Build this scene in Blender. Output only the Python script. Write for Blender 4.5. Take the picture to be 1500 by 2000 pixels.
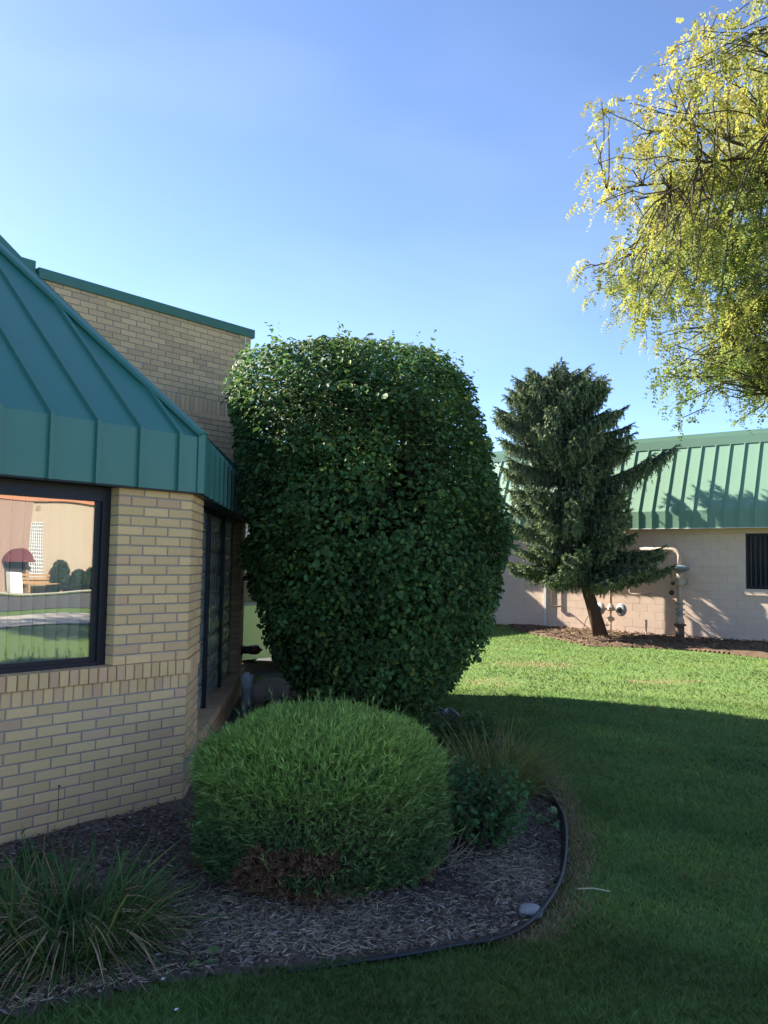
import bpy, math, random
import numpy as np
from mathutils import Vector, Matrix
for o in list(bpy.data.objects): bpy.data.objects.remove(o)
S = bpy.context.scene
COL = S.collection
rng = np.random.default_rng(11)
random.seed(5)

# ------------------------------------------------------------------ camera
FPX, PITCH, ROLL, EYE = 1626.0, math.radians(3.48), math.radians(1.04), 1.74
cF = np.array([0, math.cos(PITCH), math.sin(PITCH)]); cU0 = np.array([0, -math.sin(PITCH), math.cos(PITCH)]); cX0 = np.array([1., 0, 0])
cX = math.cos(ROLL)*cX0 + math.sin(ROLL)*cU0; cU = -math.sin(ROLL)*cX0 + math.cos(ROLL)*cU0
cam = bpy.data.cameras.new('camera'); camo = bpy.data.objects.new('camera', cam); COL.objects.link(camo)
cam.sensor_fit = 'VERTICAL'; cam.sensor_height = 36; cam.sensor_width = 27; cam.lens = FPX/2000*36
cam.clip_start = .05; cam.clip_end = 1500
camo.matrix_world = Matrix(((cX[0], cU[0], -cF[0], 0), (cX[1], cU[1], -cF[1], 0), (cX[2], cU[2], -cF[2], EYE), (0, 0, 0, 1)))
S.camera = camo
# ------------------------------------------------------------------ light
SUN_AZ, SUN_EL = math.radians(-60), math.radians(34)
sdir = np.array([math.sin(SUN_AZ)*math.cos(SUN_EL), math.cos(SUN_AZ)*math.cos(SUN_EL), math.sin(SUN_EL)])
W = bpy.data.worlds.new('World'); S.world = W; W.use_nodes = True
wn, wl = W.node_tree.nodes, W.node_tree.links
wn.clear()
wo = wn.new('ShaderNodeOutputWorld'); bg = wn.new('ShaderNodeBackground'); sky = wn.new('ShaderNodeTexSky')
sky.sky_type = 'NISHITA'; sky.sun_disc = False; sky.sun_elevation = SUN_EL; sky.sun_rotation = SUN_AZ
sky.altitude = 0; sky.air_density = .4; sky.dust_density = .15; sky.ozone_density = 2.2
bg.inputs['Strength'].default_value = .106
# thin cirrus, all over the sky
tc = wn.new('ShaderNodeTexCoord'); mp = wn.new('ShaderNodeMapping'); mp.inputs['Scale'].default_value = (1.0, 1.6, 2.6); mp.inputs['Rotation'].default_value = (.3, .5, .4)
nz = wn.new('ShaderNodeTexNoise'); nz.inputs['Scale'].default_value = 1.7; nz.inputs['Detail'].default_value = 3; nz.inputs['Roughness'].default_value = .45
rp = wn.new('ShaderNodeValToRGB'); rp.color_ramp.elements[0].position = .52; rp.color_ramp.elements[0].color = (0, 0, 0, 1); rp.color_ramp.elements[1].position = .85; rp.color_ramp.elements[1].color = (.12, .12, .12, 1)
mx = wn.new('ShaderNodeMix'); mx.data_type = 'RGBA'; mx.inputs[7].default_value = (3.6, 4.1, 5.0, 1)
wl.new(tc.outputs['Generated'], mp.inputs[0]); wl.new(mp.outputs[0], nz.inputs['Vector']); wl.new(nz.outputs[0], rp.inputs[0]); wl.new(rp.outputs[0], mx.inputs[0])
wl.new(sky.outputs[0], mx.inputs[6]); wl.new(mx.outputs[2], bg.inputs[0]); wl.new(bg.outputs[0], wo.inputs[0])
sl = bpy.data.lights.new('sun', 'SUN'); sl.energy = 4.3; sl.angle = math.radians(.53); sl.color = (1, .93, .8)
so = bpy.data.objects.new('sun', sl); COL.objects.link(so); so.location = (-30, 20, 30)
so.rotation_euler = Vector(sdir).to_track_quat('Z', 'Y').to_euler()
S.view_settings.view_transform = 'Standard'; S.view_settings.look = 'None'; S.view_settings.exposure = 2.15; S.view_settings.gamma = 1
S.render.engine = 'CYCLES'

# ------------------------------------------------------------------ frames and pixel rays
A_ = math.radians(40.36)
def hd(a): return np.array([math.sin(a), math.cos(a), 0.])
dA, dG, dB = hd(A_), hd(A_-math.pi/2), hd(A_-math.pi/4)
Z = np.array([0, 0, 1.])
class Fr:
    def __init__(s, o, d):
        s.o = np.array(o, float); s.d = np.array(d, float); s.n = np.array([d[1], -d[0], 0.]); s.rz = math.atan2(d[1], d[0])
    def p(s, u, o, z): return s.o + u*s.d + o*s.n + z*Z
    def px(s, x, y, off=0):            # pixel -> (u, z) on the plane that stands off the wall by `off`
        r = ray(x, y); P0 = s.o + off*s.n; C = np.array([0, 0, EYE])
        P = C + r*((P0-C)@s.n)/(r@s.n); return float((P-s.o)@s.d), float(P[2])
def ray(x, y): return cF + (x-750)/FPX*cX - (y-1000)/FPX*cU
def gnd(x, y, z=0.):
    r = ray(x, y); return np.array([0, 0, EYE]) + r*(z-EYE)/r[2]
def proj(P):
    v = np.asarray(P)-np.array([0, 0, EYE]); d = v@cF
    return 750+FPX*(v@cX)/d, 1000-FPX*(v@cU)/d
CORNER = np.array([-1.409, 6.10, 0.])
FA = Fr(CORNER, dA); FB = Fr(CORNER, dB)
LK = 4.75; K = CORNER + LK*dB
FP = Fr(K, dA)                       # parapet wall plane, parallel to the front wall
FS_ = Fr(K, dG)                      # hidden side wall behind the corner
nGv = np.array([-dG[1], dG[0], 0.]); FR = Fr(nGv*-21.05, -dG)

# ------------------------------------------------------------------ mesh helpers
def mesh_np(name, V, faces, mats=None, col=None, smooth=False):
    me = bpy.data.meshes.new(name); V = np.asarray(V, np.float32).reshape(-1, 3)
    if isinstance(faces, np.ndarray):
        nf, k = faces.shape; fl = faces.astype(np.int32).ravel(); starts = np.arange(0, nf*k, k, dtype=np.int32); tot = np.full(nf, k, np.int32)
    else:
        tot = np.array([len(f) for f in faces], np.int32); fl = np.concatenate([np.asarray(f, np.int32) for f in faces]); starts = np.concatenate([[0], np.cumsum(tot)[:-1]]).astype(np.int32); nf = len(tot)
    me.vertices.add(len(V)); me.vertices.foreach_set('co', V.ravel())
    me.loops.add(len(fl)); me.loops.foreach_set('vertex_index', fl)
    me.polygons.add(nf); me.polygons.foreach_set('loop_start', starts); me.polygons.foreach_set('loop_total', tot)
    me.polygons.foreach_set('use_smooth', np.full(nf, bool(smooth)))
    me.update(calc_edges=True)
    if col is not None:
        a = me.color_attributes.new('Col', 'FLOAT_COLOR', 'POINT'); c = np.ones((len(V), 4), np.float32); c[:, :3] = col; a.data.foreach_set('color', c.ravel())
    if mats: me.materials.append(mats)
    return me
class MB:
    def __init__(s): s.V = []; s.F = []; s.n = 0
    def add(s, V, F):
        V = np.asarray(V, float).reshape(-1, 3); s.V.append(V); s.F += [[i+s.n for i in f] for f in F]; s.n += len(V); return s
    def fbox(s, fr, u0, u1, o0, o1, z0, z1):
        V = [fr.p(u, o, z) for z in (z0, z1) for o in (o0, o1) for u in (u0, u1)]
        return s.add(V, [(0, 1, 3, 2)[::-1] if 0 else (2, 3, 1, 0), (4, 5, 7, 6), (0, 1, 5, 4), (3, 2, 6, 7), (1, 3, 7, 5), (2, 0, 4, 6)])
    def box(s, x0, x1, y0, y1, z0, z1): return s.fbox(Fr((0, 0, 0), (1, 0, 0)), x0, x1, -y1, -y0, z0, z1)
    def poly(s, P): return s.add(P, [list(range(len(P)))])
    def prism(s, P, ext):              # polygon P extruded by vector ext
        P = np.asarray(P, float); n = len(P)
        return s.add(np.vstack([P, P+np.asarray(ext)]), [list(range(n))[::-1], list(range(n, 2*n))]+[[i, (i+1) % n, n+(i+1) % n, n+i] for i in range(n)])
    def tube(s, pts, rad, k=8, caps=True):
        pts = np.asarray(pts, float); n = len(pts); rad = np.broadcast_to(rad, (n,)); R = []
        t = np.gradient(pts, axis=0); up = np.array([.13, .21, .97])
        for i in range(n):
            d = t[i]/(np.linalg.norm(t[i])+1e-9)
            if abs(d@up) > .95: up = np.array([.9, .3, .1])
            a = np.cross(d, up); a /= np.linalg.norm(a); b = np.cross(d, a)
            R.append([pts[i]+rad[i]*(math.cos(q)*a+math.sin(q)*b) for q in np.arange(k)*2*math.pi/k])
        F = [[i*k+j, i*k+(j+1) % k, (i+1)*k+(j+1) % k, (i+1)*k+j] for i in range(n-1) for j in range(k)]
        if caps: F += [list(range(k))[::-1], [(n-1)*k+j for j in range(k)]]
        return s.add(np.array(R).reshape(-1, 3), F)
    def lathe(s, c, axis, prof, k=20):  # prof: (distance along axis, radius)
        axis = np.asarray(axis, float)/np.linalg.norm(axis); up = np.array([0, 0, 1.]) if abs(axis[2]) < .9 else np.array([1., 0, 0])
        a = np.cross(axis, up); a /= np.linalg.norm(a); b = np.cross(axis, a)
        V = [np.asarray(c)+h*axis+r*(math.cos(q)*a+math.sin(q)*b) for h, r in prof for q in np.arange(k)*2*math.pi/k]; n = len(prof)
        F = [[i*k+j, (i+1)*k+j, (i+1)*k+(j+1) % k, i*k+(j+1) % k] for i in range(n-1) for j in range(k)]+[list(range(k)), [(n-1)*k+j for j in range(k)][::-1]]
        return s.add(V, F)
    def mesh(s, name, mat, smooth=False): return mesh_np(name, np.vstack(s.V), s.F, mat, smooth=smooth)
def wpos(o):
    p = np.zeros(3)
    while o is not None: p = p+np.array(o.location); o = o.parent
    return p
def link(name, me, parent=None, loc=None):
    o = bpy.data.objects.new(name, me); COL.objects.link(o)
    if parent is not None: o.parent = parent
    if loc is not None: o.location = loc
    return o
def part(name, mb, mat, parent, smooth=False):
    """mesh given in world coordinates, made a child of `parent` (thing or part)"""
    me = mb.mesh(name, mat, smooth) if isinstance(mb, MB) else mb
    off = wpos(parent); me.transform(Matrix.Translation(-Vector(off))); return link(name, me, parent)
def tag(o, label, cat=None, group=None, kind=None):
    if label: o['label'] = label
    if cat: o['category'] = cat
    if group: o['group'] = group
    if kind: o['kind'] = kind
    return o
def thing(name, loc, label, cat, group=None):
    e = bpy.data.objects.new(name, None); COL.objects.link(e); e.location = loc; e.empty_display_size = .1
    return tag(e, label, cat, group)
def single(name, mb, mat, label, cat, group=None, smooth=False):
    me = mb.mesh(name, mat, smooth) if isinstance(mb, MB) else mb
    n = len(me.vertices); v = np.zeros(n*3, np.float32); me.vertices.foreach_get('co', v); v = v.reshape(-1, 3)
    c = np.array([v[:, 0].mean(), v[:, 1].mean(), v[:, 2].min()]); me.transform(Matrix.Translation(-Vector(c)))
    return tag(link(name, me, None, c), label, cat, group)
def struct(name, mb, mat): return tag(link(name, mb.mesh(name, mat) if isinstance(mb, MB) else mb), None, kind='structure')
def norm(v): return v/(np.linalg.norm(v, axis=-1, keepdims=True)+1e-9)
def blades(base, dirn, L, w, bend, segs=2, side=None):
    """tapered strips; returns V, F. base (N,3), dirn (N,3), bend (N,3) tip displacement"""
    N = len(base); L = np.broadcast_to(L, (N,))[:, None]; w = np.broadcast_to(w, (N,))[:, None]
    if side is None:
        side = np.cross(dirn, rng.normal(size=(N, 3)))
    side = norm(side); rows = []
    for i in range(segs):
        t = i/segs; c = base+dirn*L*t+bend*t*t; ww = w*(1-.55*t*t)*.5; rows += [c-side*ww, c+side*ww]
    rows.append(base+dirn*L+bend)
    V = np.stack(rows, 1); k = 2*segs+1; idx = np.arange(N)[:, None]*k; F = []
    for i in range(segs-1):
        F.append(idx+np.array([[2*i, 2*i+1, 2*i+3]])); F.append(idx+np.array([[2*i, 2*i+3, 2*i+2]]))
    F.append(idx+np.array([[2*segs-2, 2*segs-1, 2*segs]]))
    return V.reshape(-1, 3), np.concatenate(F), k
def leafs(base, dirn, nrm, L, w, fold=.25):
    """oval leaf, folded on the mid rib, 4 triangles"""
    N = len(base); L = np.broadcast_to(L, (N,))[:, None]; w = np.broadcast_to(w, (N,))[:, None]
    side = norm(np.cross(dirn, nrm)); n2 = norm(np.cross(side, dirn)); f = fold*w
    V = np.stack([base, base+dirn*L*.3+side*w*.46+n2*f*.5, base+dirn*L*.68+side*w*.42+n2*f*.5, base+dirn*L-n2*f*.3,
                  base+dirn*L*.68-side*w*.42+n2*f*.5, base+dirn*L*.3-side*w*.46+n2*f*.5], 1)
    i = np.arange(N)[:, None]*6
    return V.reshape(-1, 3), np.concatenate([i+np.array([[0, 1, 2]]), i+np.array([[0, 2, 3]]), i+np.array([[0, 3, 4]]), i+np.array([[0, 4, 5]])]), 6
def inside(P, poly):
    x, y = P[:, 0], P[:, 1]; r = np.zeros(len(P), bool); n = len(poly)
    for i in range(n):
        x1, y1 = poly[i][:2]; x2, y2 = poly[(i+1) % n][:2]
        c = ((y1 > y) != (y2 > y)) & (x < (x2-x1)*(y-y1)/(y2-y1+1e-12)+x1); r ^= c
    return r
def vnoise(P, s, seed=0):
    """cheap smooth value noise 0..1 in 2D"""
    P = np.asarray(P)[:, :2]*s; i = np.floor(P).astype(int); f = P-i; f = f*f*(3-2*f)
    def h(a, b): return np.modf(np.abs(np.sin(a*127.1+b*311.7+seed*74.7)*43758.5453))[0]
    return (h(i[:, 0], i[:, 1])*(1-f[:, 0])+h(i[:, 0]+1, i[:, 1])*f[:, 0])*(1-f[:, 1])+(h(i[:, 0], i[:, 1]+1)*(1-f[:, 0])+h(i[:, 0]+1, i[:, 1]+1)*f[:, 0])*f[:, 1]

# ------------------------------------------------------------------ materials
def mat(name, base=(.5, .5, .5), rough=.7, metal=0., spec=.5, var=0., noise=0., nscale=20., col2=None, bump=0., bscale=60., attr=False, trans=0., coat=0., hue2=None):
    m = bpy.data.materials.new(name); m.use_nodes = True; N, L = m.node_tree.nodes, m.node_tree.links
    b = N['Principled BSDF']; out = N['Material Output']
    b.inputs['Roughness'].default_value = rough; b.inputs['Metallic'].default_value = metal; b.inputs['Specular IOR Level'].default_value = spec; b.inputs['Coat Weight'].default_value = coat
    def rgb(c): n = N.new('ShaderNodeRGB'); n.outputs[0].default_value = (*c, 1); return n.outputs[0]
    def mixc(fac, a, c, mode='MIX'):
        x = N.new('ShaderNodeMix'); x.data_type = 'RGBA'; x.blend_type = mode
        if isinstance(fac, float): x.inputs[0].default_value = fac
        else: L.new(fac, x.inputs[0])
        L.new(a, x.inputs[6]); L.new(c, x.inputs[7]); return x.outputs[2]
    if attr:
        a = N.new('ShaderNodeAttribute'); a.attribute_name = 'Col'; c = a.outputs['Color']
    else: c = rgb(base)
    tco = N.new('ShaderNodeTexCoord')
    if hue2 is not None:                # per-object tint
        oi = N.new('ShaderNodeObjectInfo'); r = N.new('ShaderNodeValToRGB'); e = r.color_ramp.elements
        e[0].position = .62; e[0].color = (0, 0, 0, 1); e[1].position = .97; e[1].color = (1, 1, 1, 1)
        L.new(oi.outputs['Random'], r.inputs[0]); c = mixc(r.outputs[0], c, rgb(hue2))
    if var:
        oi = N.new('ShaderNodeObjectInfo'); mr = N.new('ShaderNodeMapRange'); mr.inputs[3].default_value = 1-var; mr.inputs[4].default_value = 1+var
        w = N.new('ShaderNodeMath'); w.operation = 'MULTIPLY'; w.inputs[1].default_value = 7.31; f = N.new('ShaderNodeMath'); f.operation = 'FRACT'
        L.new(oi.outputs['Random'], w.inputs[0]); L.new(w.outputs[0], f.inputs[0]); L.new(f.outputs[0], mr.inputs[0])
        cmb = N.new('ShaderNodeCombineColor')
        for i in range(3): L.new(mr.outputs[0], cmb.inputs[i])
        c = mixc(1., c, cmb.outputs[0], 'MULTIPLY')
    if noise:
        g = N.new('ShaderNodeNewGeometry'); n = N.new('ShaderNodeTexNoise'); n.inputs['Scale'].default_value = nscale; n.inputs['Detail'].default_value = 6; n.inputs['Roughness'].default_value = .65
        L.new(g.outputs['Position'], n.inputs['Vector'])
        r = N.new('ShaderNodeMapRange'); r.inputs[1].default_value = .3; r.inputs[2].default_value = .7; r.inputs[3].default_value = 0; r.inputs[4].default_value = noise
        L.new(n.outputs[0], r.inputs[0]); c = mixc(r.outputs[0], c, rgb(col2 if col2 else tuple(x*.4 for x in base)))
    L.new(c, b.inputs['Base Color'])
    if bump:
        g = N.new('ShaderNodeNewGeometry'); n = N.new('ShaderNodeTexNoise'); n.inputs['Scale'].default_value = bscale; n.inputs['Detail'].default_value = 5
        L.new(g.outputs['Position'], n.inputs['Vector']); bp = N.new('ShaderNodeBump'); bp.inputs['Strength'].default_value = bump; bp.inputs['Distance'].default_value = .01
        L.new(n.outputs[0], bp.inputs['Height']); L.new(bp.outputs[0], b.inputs['Normal'])
    if trans:
        t = N.new('ShaderNodeBsdfTranslucent'); s = N.new('ShaderNodeMixShader'); s.inputs[0].default_value = trans
        L.new(c, t.inputs[0]); L.new(b.outputs[0], s.inputs[1]); L.new(t.outputs[0], s.inputs[2]); L.new(s.outputs[0], out.inputs[0])
    return m
M = {}
M['brick'] = mat('buff_brick', (.84, .55, .265), .85, var=.11, hue2=(.76, .45, .265), noise=.3, nscale=45, col2=(.64, .44, .2), bump=.35, bscale=220, spec=.25)
M['brickA'] = mat('buff_brick_far', attr=True, rough=.85, noise=.25, nscale=30, col2=(.33, .25, .16), spec=.25)
M['mortar'] = mat('mortar', (.43, .36, .32), .95, noise=.5, nscale=25, col2=(.31, .255, .23), bump=.3, bscale=150, spec=.1)
M['green'] = mat('green_metal', (.05, .195, .15), .36, noise=.25, nscale=2.2, col2=(.04, .155, .135), bump=.15, bscale=2.2, spec=.42)
M['green_cap'] = mat('green_trim', (.05, .18, .14), .4, noise=.2, nscale=5, col2=(.04, .14, .11), spec=.5)
M['greenR'] = mat('sage_green_metal', (.17, .295, .21), .55, noise=.3, nscale=1.8, col2=(.135, .25, .175), spec=.3)
M['bronze'] = mat('dark_bronze_aluminium', (.014, .015, .02), .45, noise=.4, nscale=9, col2=(.03, .032, .038), spec=.3)
M['paint'] = mat('beige_paint', (.78, .595, .465), .9, var=.04, noise=.35, nscale=5, col2=(.61, .48, .39), bump=.25, bscale=90, spec=.2)
M['paintj'] = mat('beige_paint_joint', (.69, .525, .41), .9, noise=.3, nscale=7, col2=(.54, .43, .35), spec=.2)
M['pipe'] = mat('painted_pipe', (.55, .44, .34), .6, noise=.4, nscale=20, col2=(.38, .28, .2), spec=.4)
M['rust'] = mat('dark_rusty_pipe', (.12, .085, .07), .8, noise=.5, nscale=30, col2=(.2, .11, .07))
M['gray'] = mat('weathered_grey_metal', (.33, .35, .36), .5, metal=.2, noise=.5, nscale=25, col2=(.16, .18, .2))
M['darkgray'] = mat('dark_grey_metal', (.06, .065, .07), .55, noise=.4, nscale=30)
M['bluegray'] = mat('blue_grey_cast_metal', (.13, .2, .25), .55, metal=.2, noise=.7, nscale=28, col2=(.35, .38, .38))
M['white'] = mat('white_paint', (.72, .71, .69), .6, noise=.3, nscale=15, col2=(.55, .54, .52))
M['pvc'] = mat('white_plastic', (.8, .8, .8), .4, noise=.3, nscale=20, col2=(.42, .43, .44))
M['red'] = mat('red_sign', (.42, .05, .04), .5, noise=.3, nscale=20)
M['brass'] = mat('rust_brown_cap', (.25, .09, .05), .6, noise=.5, nscale=40)
M['black'] = mat('black_plastic', (.014, .016, .02), .42, noise=.4, nscale=18, col2=(.035, .038, .042), bump=.15, bscale=40, spec=.5)
M['edgeglint'] = mat('edging_sky_glint', (.5, .52, .56), .35, noise=.4, nscale=22, col2=(.25, .27, .3))  # edging coloured pale in place of the sky it reflects
M['bark'] = mat('bark', (.11, .075, .055), .95, noise=.7, nscale=30, col2=(.04, .03, .025), bump=1., bscale=45, spec=.1)
M['twig'] = mat('twig', (.085, .065, .05), .9, spec=.15)
M['deadtwig'] = mat('dead_twig', (.3, .24, .18), .9, spec=.15)
M['leafH'] = mat('hedge_leaf', attr=True, rough=.6, spec=.25, trans=.38)
M['leafH1'] = mat('hedge_leaf_single', (.06, .125, .042), .6, spec=.25, trans=.3, var=.35, hue2=(.06, .11, .03))
M['leaf'] = mat('foliage', attr=True, rough=.6, spec=.25, trans=.5)
M['needle'] = mat('needles', attr=True, rough=.65, spec=.25, trans=.12)
M['grass'] = mat('grass_blade', attr=True, rough=.6, spec=.25, trans=.4)
M['dry'] = mat('dry_matter', attr=True, rough=.9, spec=.15)
M['lawn'] = mat('lawn_soil_and_thatch', (.10, .165, .045), .95, noise=.7, nscale=9, col2=(.14, .19, .06), spec=.1)
M['mulch'] = mat('mulch', (.13, .095, .075), .95, noise=.9, nscale=55, col2=(.24, .18, .145), bump=1., bscale=70, spec=.15)
M['soil'] = mat('dry_soil', (.17, .115, .075), .95, noise=.8, nscale=14, col2=(.07, .045, .03), bump=1., bscale=40, spec=.1)
M['asphalt'] = mat('asphalt', (.05, .05, .052), .9, noise=.5, nscale=60, col2=(.08, .08, .08), bump=.3, bscale=200)
M['concrete'] = mat('concrete', (.5, .45, .39), .9, noise=.4, nscale=8, col2=(.33, .3, .27))
M['lime'] = mat('lime_paint', (.86, .95, .36), .3, coat=.5, noise=.08, nscale=6)
M['carglass'] = mat('dark_car_glass', (.02, .024, .028), .08, spec=.7)
M['tyre'] = mat('tyre_rubber', (.02, .02, .02), .85)
M['slat'] = mat('blind_slat', (.75, .72, .64), .7, var=.08)
M['dark'] = mat('dark_interior', (.02, .02, .02), .9)
M['tan'] = mat('tan_stucco', (.34, .275, .2), .9, noise=.25, nscale=1.2, col2=(.3, .24, .18))
M['pink'] = mat('pink_brick', (.24, .165, .13), .9, noise=.3, nscale=3, col2=(.35, .22, .17))
M['terra'] = mat('terracotta_coping', (.4, .17, .1), .8)
M['maroon'] = mat('maroon_canvas', (.10, .02, .028), .8)
M['wood'] = mat('orange_wood', (.36, .22, .11), .6, noise=.5, nscale=12)
M['stone'] = mat('pale_stone', (.27, .26, .25), .9, noise=.5, nscale=40, col2=(.28, .27, .27), bump=.6, bscale=60)
# glass block: wavy, mirror-like skin over dark
m = mat('glass_block', (.32, .38, .345), .13, spec=.9, var=.25); M['gblock'] = m
N_, L_ = m.node_tree.nodes, m.node_tree.links; g = N_.new('ShaderNodeNewGeometry'); w_ = N_.new('ShaderNodeTexNoise'); w_.inputs['Scale'].default_value = 26; w_.inputs['Detail'].default_value = 1
bp = N_.new('ShaderNodeBump'); bp.inputs['Strength'].default_value = .7; bp.inputs['Distance'].default_value = .02
L_.new(g.outputs['Position'], w_.inputs['Vector']); L_.new(w_.outputs[0], bp.inputs['Height']); L_.new(bp.outputs[0], N_['Principled BSDF'].inputs['Normal'])
# reflective window glass
m = bpy.data.materials.new('tinted_window_glass'); m.use_nodes = True; M['glass'] = m; N_, L_ = m.node_tree.nodes, m.node_tree.links
for n in list(N_):
    if n.type == 'BSDF_PRINCIPLED': N_.remove(n)
gl = N_.new('ShaderNodeBsdfGlossy'); gl.inputs['Roughness'].default_value = .0; gl.inputs[0].default_value = (.95, .93, .88, 1)
tr = N_.new('ShaderNodeBsdfTransparent'); tr.inputs[0].default_value = (.94, .95, .94, 1); ms = N_.new('ShaderNodeMixShader'); ms.inputs[0].default_value = .30
wn_ = N_.new('ShaderNodeTexNoise'); wn_.inputs['Scale'].default_value = 1.6; wn_.inputs['Detail'].default_value = 1; wg = N_.new('ShaderNodeNewGeometry'); wb = N_.new('ShaderNodeBump'); wb.inputs['Strength'].default_value = .12; wb.inputs['Distance'].default_value = .012
L_.new(wg.outputs['Position'], wn_.inputs['Vector']); L_.new(wn_.outputs[0], wb.inputs['Height']); L_.new(wb.outputs[0], gl.inputs['Normal'])
L_.new(tr.outputs[0], ms.inputs[1]); L_.new(gl.outputs[0], ms.inputs[2]); L_.new(ms.outputs[0], N_['Material Output'].inputs[0])

# ================================================================== ground
BED = [(-1.7, 12.5), (-.6, 12.2), (.2, 11.35), (.5, 10.6), (.82, 9.75), (1.12, 8.7), (1.33, 7.6), (1.38, 7.0), (1.34, 6.4), (1.27, 5.85), (1.12, 5.05), (.9, 4.42), (.69, 4.07), (.385, 3.9), (.01, 3.79), (-.45, 3.68), (-.91, 3.53), (-1.41, 3.24), (-2.3, 2.7), (-3.6, 1.7), (-5.5, .4), (-6.2, 1.2), (-4.4, 3.0), (-1.75, 6.3), (-2.0, 10.8)]
RB = FR
u960 = FR.px(955, 1215)[0]; uR1 = FR.px(1500, 1200)[0]+6.5
STRIP = [tuple(gnd(1010, 1232)[:2]), tuple(gnd(1080, 1246)[:2]), tuple(gnd(1150, 1262)[:2]), tuple(gnd(1230, 1264)[:2]), tuple(gnd(1320, 1268)[:2]), tuple(gnd(1420, 1277)[:2]), tuple(gnd(1520, 1288)[:2]), tuple(FR.p(uR1, 1.5, 0)[:2]), tuple(FR.p(uR1, -.1, 0)[:2]), tuple(FR.p(u960+.6, -.1, 0)[:2])]
struct('ground', MB().poly([(-400, -400, -.012), (400, -400, -.012), (400, 400, -.012), (-400, 400, -.012)]), M['lawn'])
# mulch bed: gently mounded sheet
def sheet(name, poly, z, m, res=.12, amp=.03, seed=1):
    P = np.array(poly); x0, y0 = P.min(0); x1, y1 = P.max(0); nx, ny = int((x1-x0)/res)+2, int((y1-y0)/res)+2
    X, Y = np.meshgrid(np.linspace(x0, x1, nx), np.linspace(y0, y1, ny)); Q = np.stack([X.ravel(), Y.ravel()], 1)
    ins = inside(Q, poly)
    H = z+amp*(vnoise(Q, 2.2, seed)-.3)+amp*.5*(vnoise(Q, 7, seed+3)-.5)
    H = np.where(ins, np.maximum(H, -.004), -.016)
    V = np.column_stack([Q, H]); i = np.arange(nx*ny).reshape(ny, nx)
    F = np.stack([i[:-1, :-1].ravel(), i[:-1, 1:].ravel(), i[1:, 1:].ravel(), i[1:, :-1].ravel()], 1)
    return struct(name, mesh_np(name, V, F[ins[F].sum(1) > 1], m, smooth=True), None)
sheet('mulch_bed', BED, .004, M['mulch'], .07, .035)
sheet('soil_strip', STRIP, .015, M['soil'], .07, .05, 5)
struct('driveway', MB().poly([(-9, 11.2, -.004), (-1.3, 12.7, -.004), (.1, 13.2, -.004), (.6, 16, -.004), (-4, 21, -.004), (-9, 24, -.004)]), M['asphalt'])

# ================================================================== brick building with the mansard bay
C_, MD = .0677, .2032
bld = thing('brick_building', CORNER, 'buff brick building with teal standing seam roof and big tinted window', 'building')
def brick_mesh(name, l, h, d, m, ch=.004):
    V = [(0, d, 0), (l, d, 0), (l, d, h), (0, d, h), (0, ch, 0), (l, ch, 0), (l, ch, h), (0, ch, h), (ch, 0, ch), (l-ch, 0, ch), (l-ch, 0, h-ch), (ch, 0, h-ch)]
    F = [(8, 9, 10, 11), (4, 5, 9, 8), (5, 6, 10, 9), (6, 7, 11, 10), (7, 4, 8, 11), (0, 1, 5, 4), (1, 2, 6, 5), (2, 3, 7, 6), (3, 0, 4, 7)]
    return mesh_np(name, V, F, m)
BR = {}
def lay(fr, par, u0, l, z, h, o=0., d=.1, name='brick', m='brick', origin=None, jit=.0015):
    k = (name, m, round(l, 3), round(h, 3), d)
    if k not in BR: BR[k] = brick_mesh(name, l, h, d, M[m], .004 if m == 'brick' else .003)
    q = link(name, BR[k], par); q.location = fr.p(u0, o+random.uniform(-jit, jit), z)-(CORNER if origin is None else origin); q.rotation_euler = (0, 0, fr.rz); return q
def row(fr, par, ua, ub, z, shift, h=C_-.01):
    """one running-bond course between ua and ub, joints every module from ub+shift"""
    e = ub
    cuts = [ub]; c = ub-(MD if shift == 0 else MD/2)
    while c > ua+.03: cuts.append(c); c -= MD
    cuts.append(ua)
    for b, a in zip(cuts[:-1], cuts[1:]):
        r = .010 if a > ua+1e-6 else 0.
        if b-a-r > .02: lay(fr, par, a+r, b-a-r-random.uniform(0, .002), z, h)
# front wall
fw = part('front_wall', MB().fbox(FA, -8, -.004, -.25, -.009, -.3, 1.0).fbox(FA, -.597, -.004, -.24, -.009, .98, 2.235).fbox(FA, -8, -2.7, -.24, -.009, .98, 2.235), M['mortar'], bld)
UL = -1.75
for i in range(-1, 12): row(FA, fw, UL, -.002, i*C_+.005, i % 2)
for i in range(18): row(FA, fw, -.603, -.002, 1.0155+i*C_+.003, (i+1) % 2)
ROWL = MD/3
n = int(1.78/ROWL)
for k in range(n):
    lay(FA, fw, -.004-(k+1)*ROWL+.009, ROWL-.009, .8175, .0925)
    lay(FA, fw, .016-(k+1)*ROWL+.009, ROWL-.009, .9165, .0975, .028, .16)
# glass block side
sw = part('side_wall', MB().fbox(FB, .004, .636, -.3, -.009, -.3, 2.235).fbox(FB, .63, LK-.004, -.32, -.009, -.3, .30).fbox(FB, 4.21, LK-.004, -.3, -.009, .3, 2.235), M['mortar'], bld)
for i in range(4, 30):
    z = i*C_+.005 if i < 12 else 1.0155+(i-15)*C_+.003
    if 12 <= i < 15: continue
    row(FB, sw, .004, .642, z, i % 2)
for k in range(9):
    lay(FB, sw, .004+k*ROWL+.004, ROWL-.009, .8175, .0925)
    lay(FB, sw, -.016+k*ROWL+.004, ROWL-.009, .9165, .0975, .014, .16)
for i in range(30, 33): row(FB, sw, .004, .642, 1.0155+(i-15)*C_+.003, i % 2)
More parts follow.
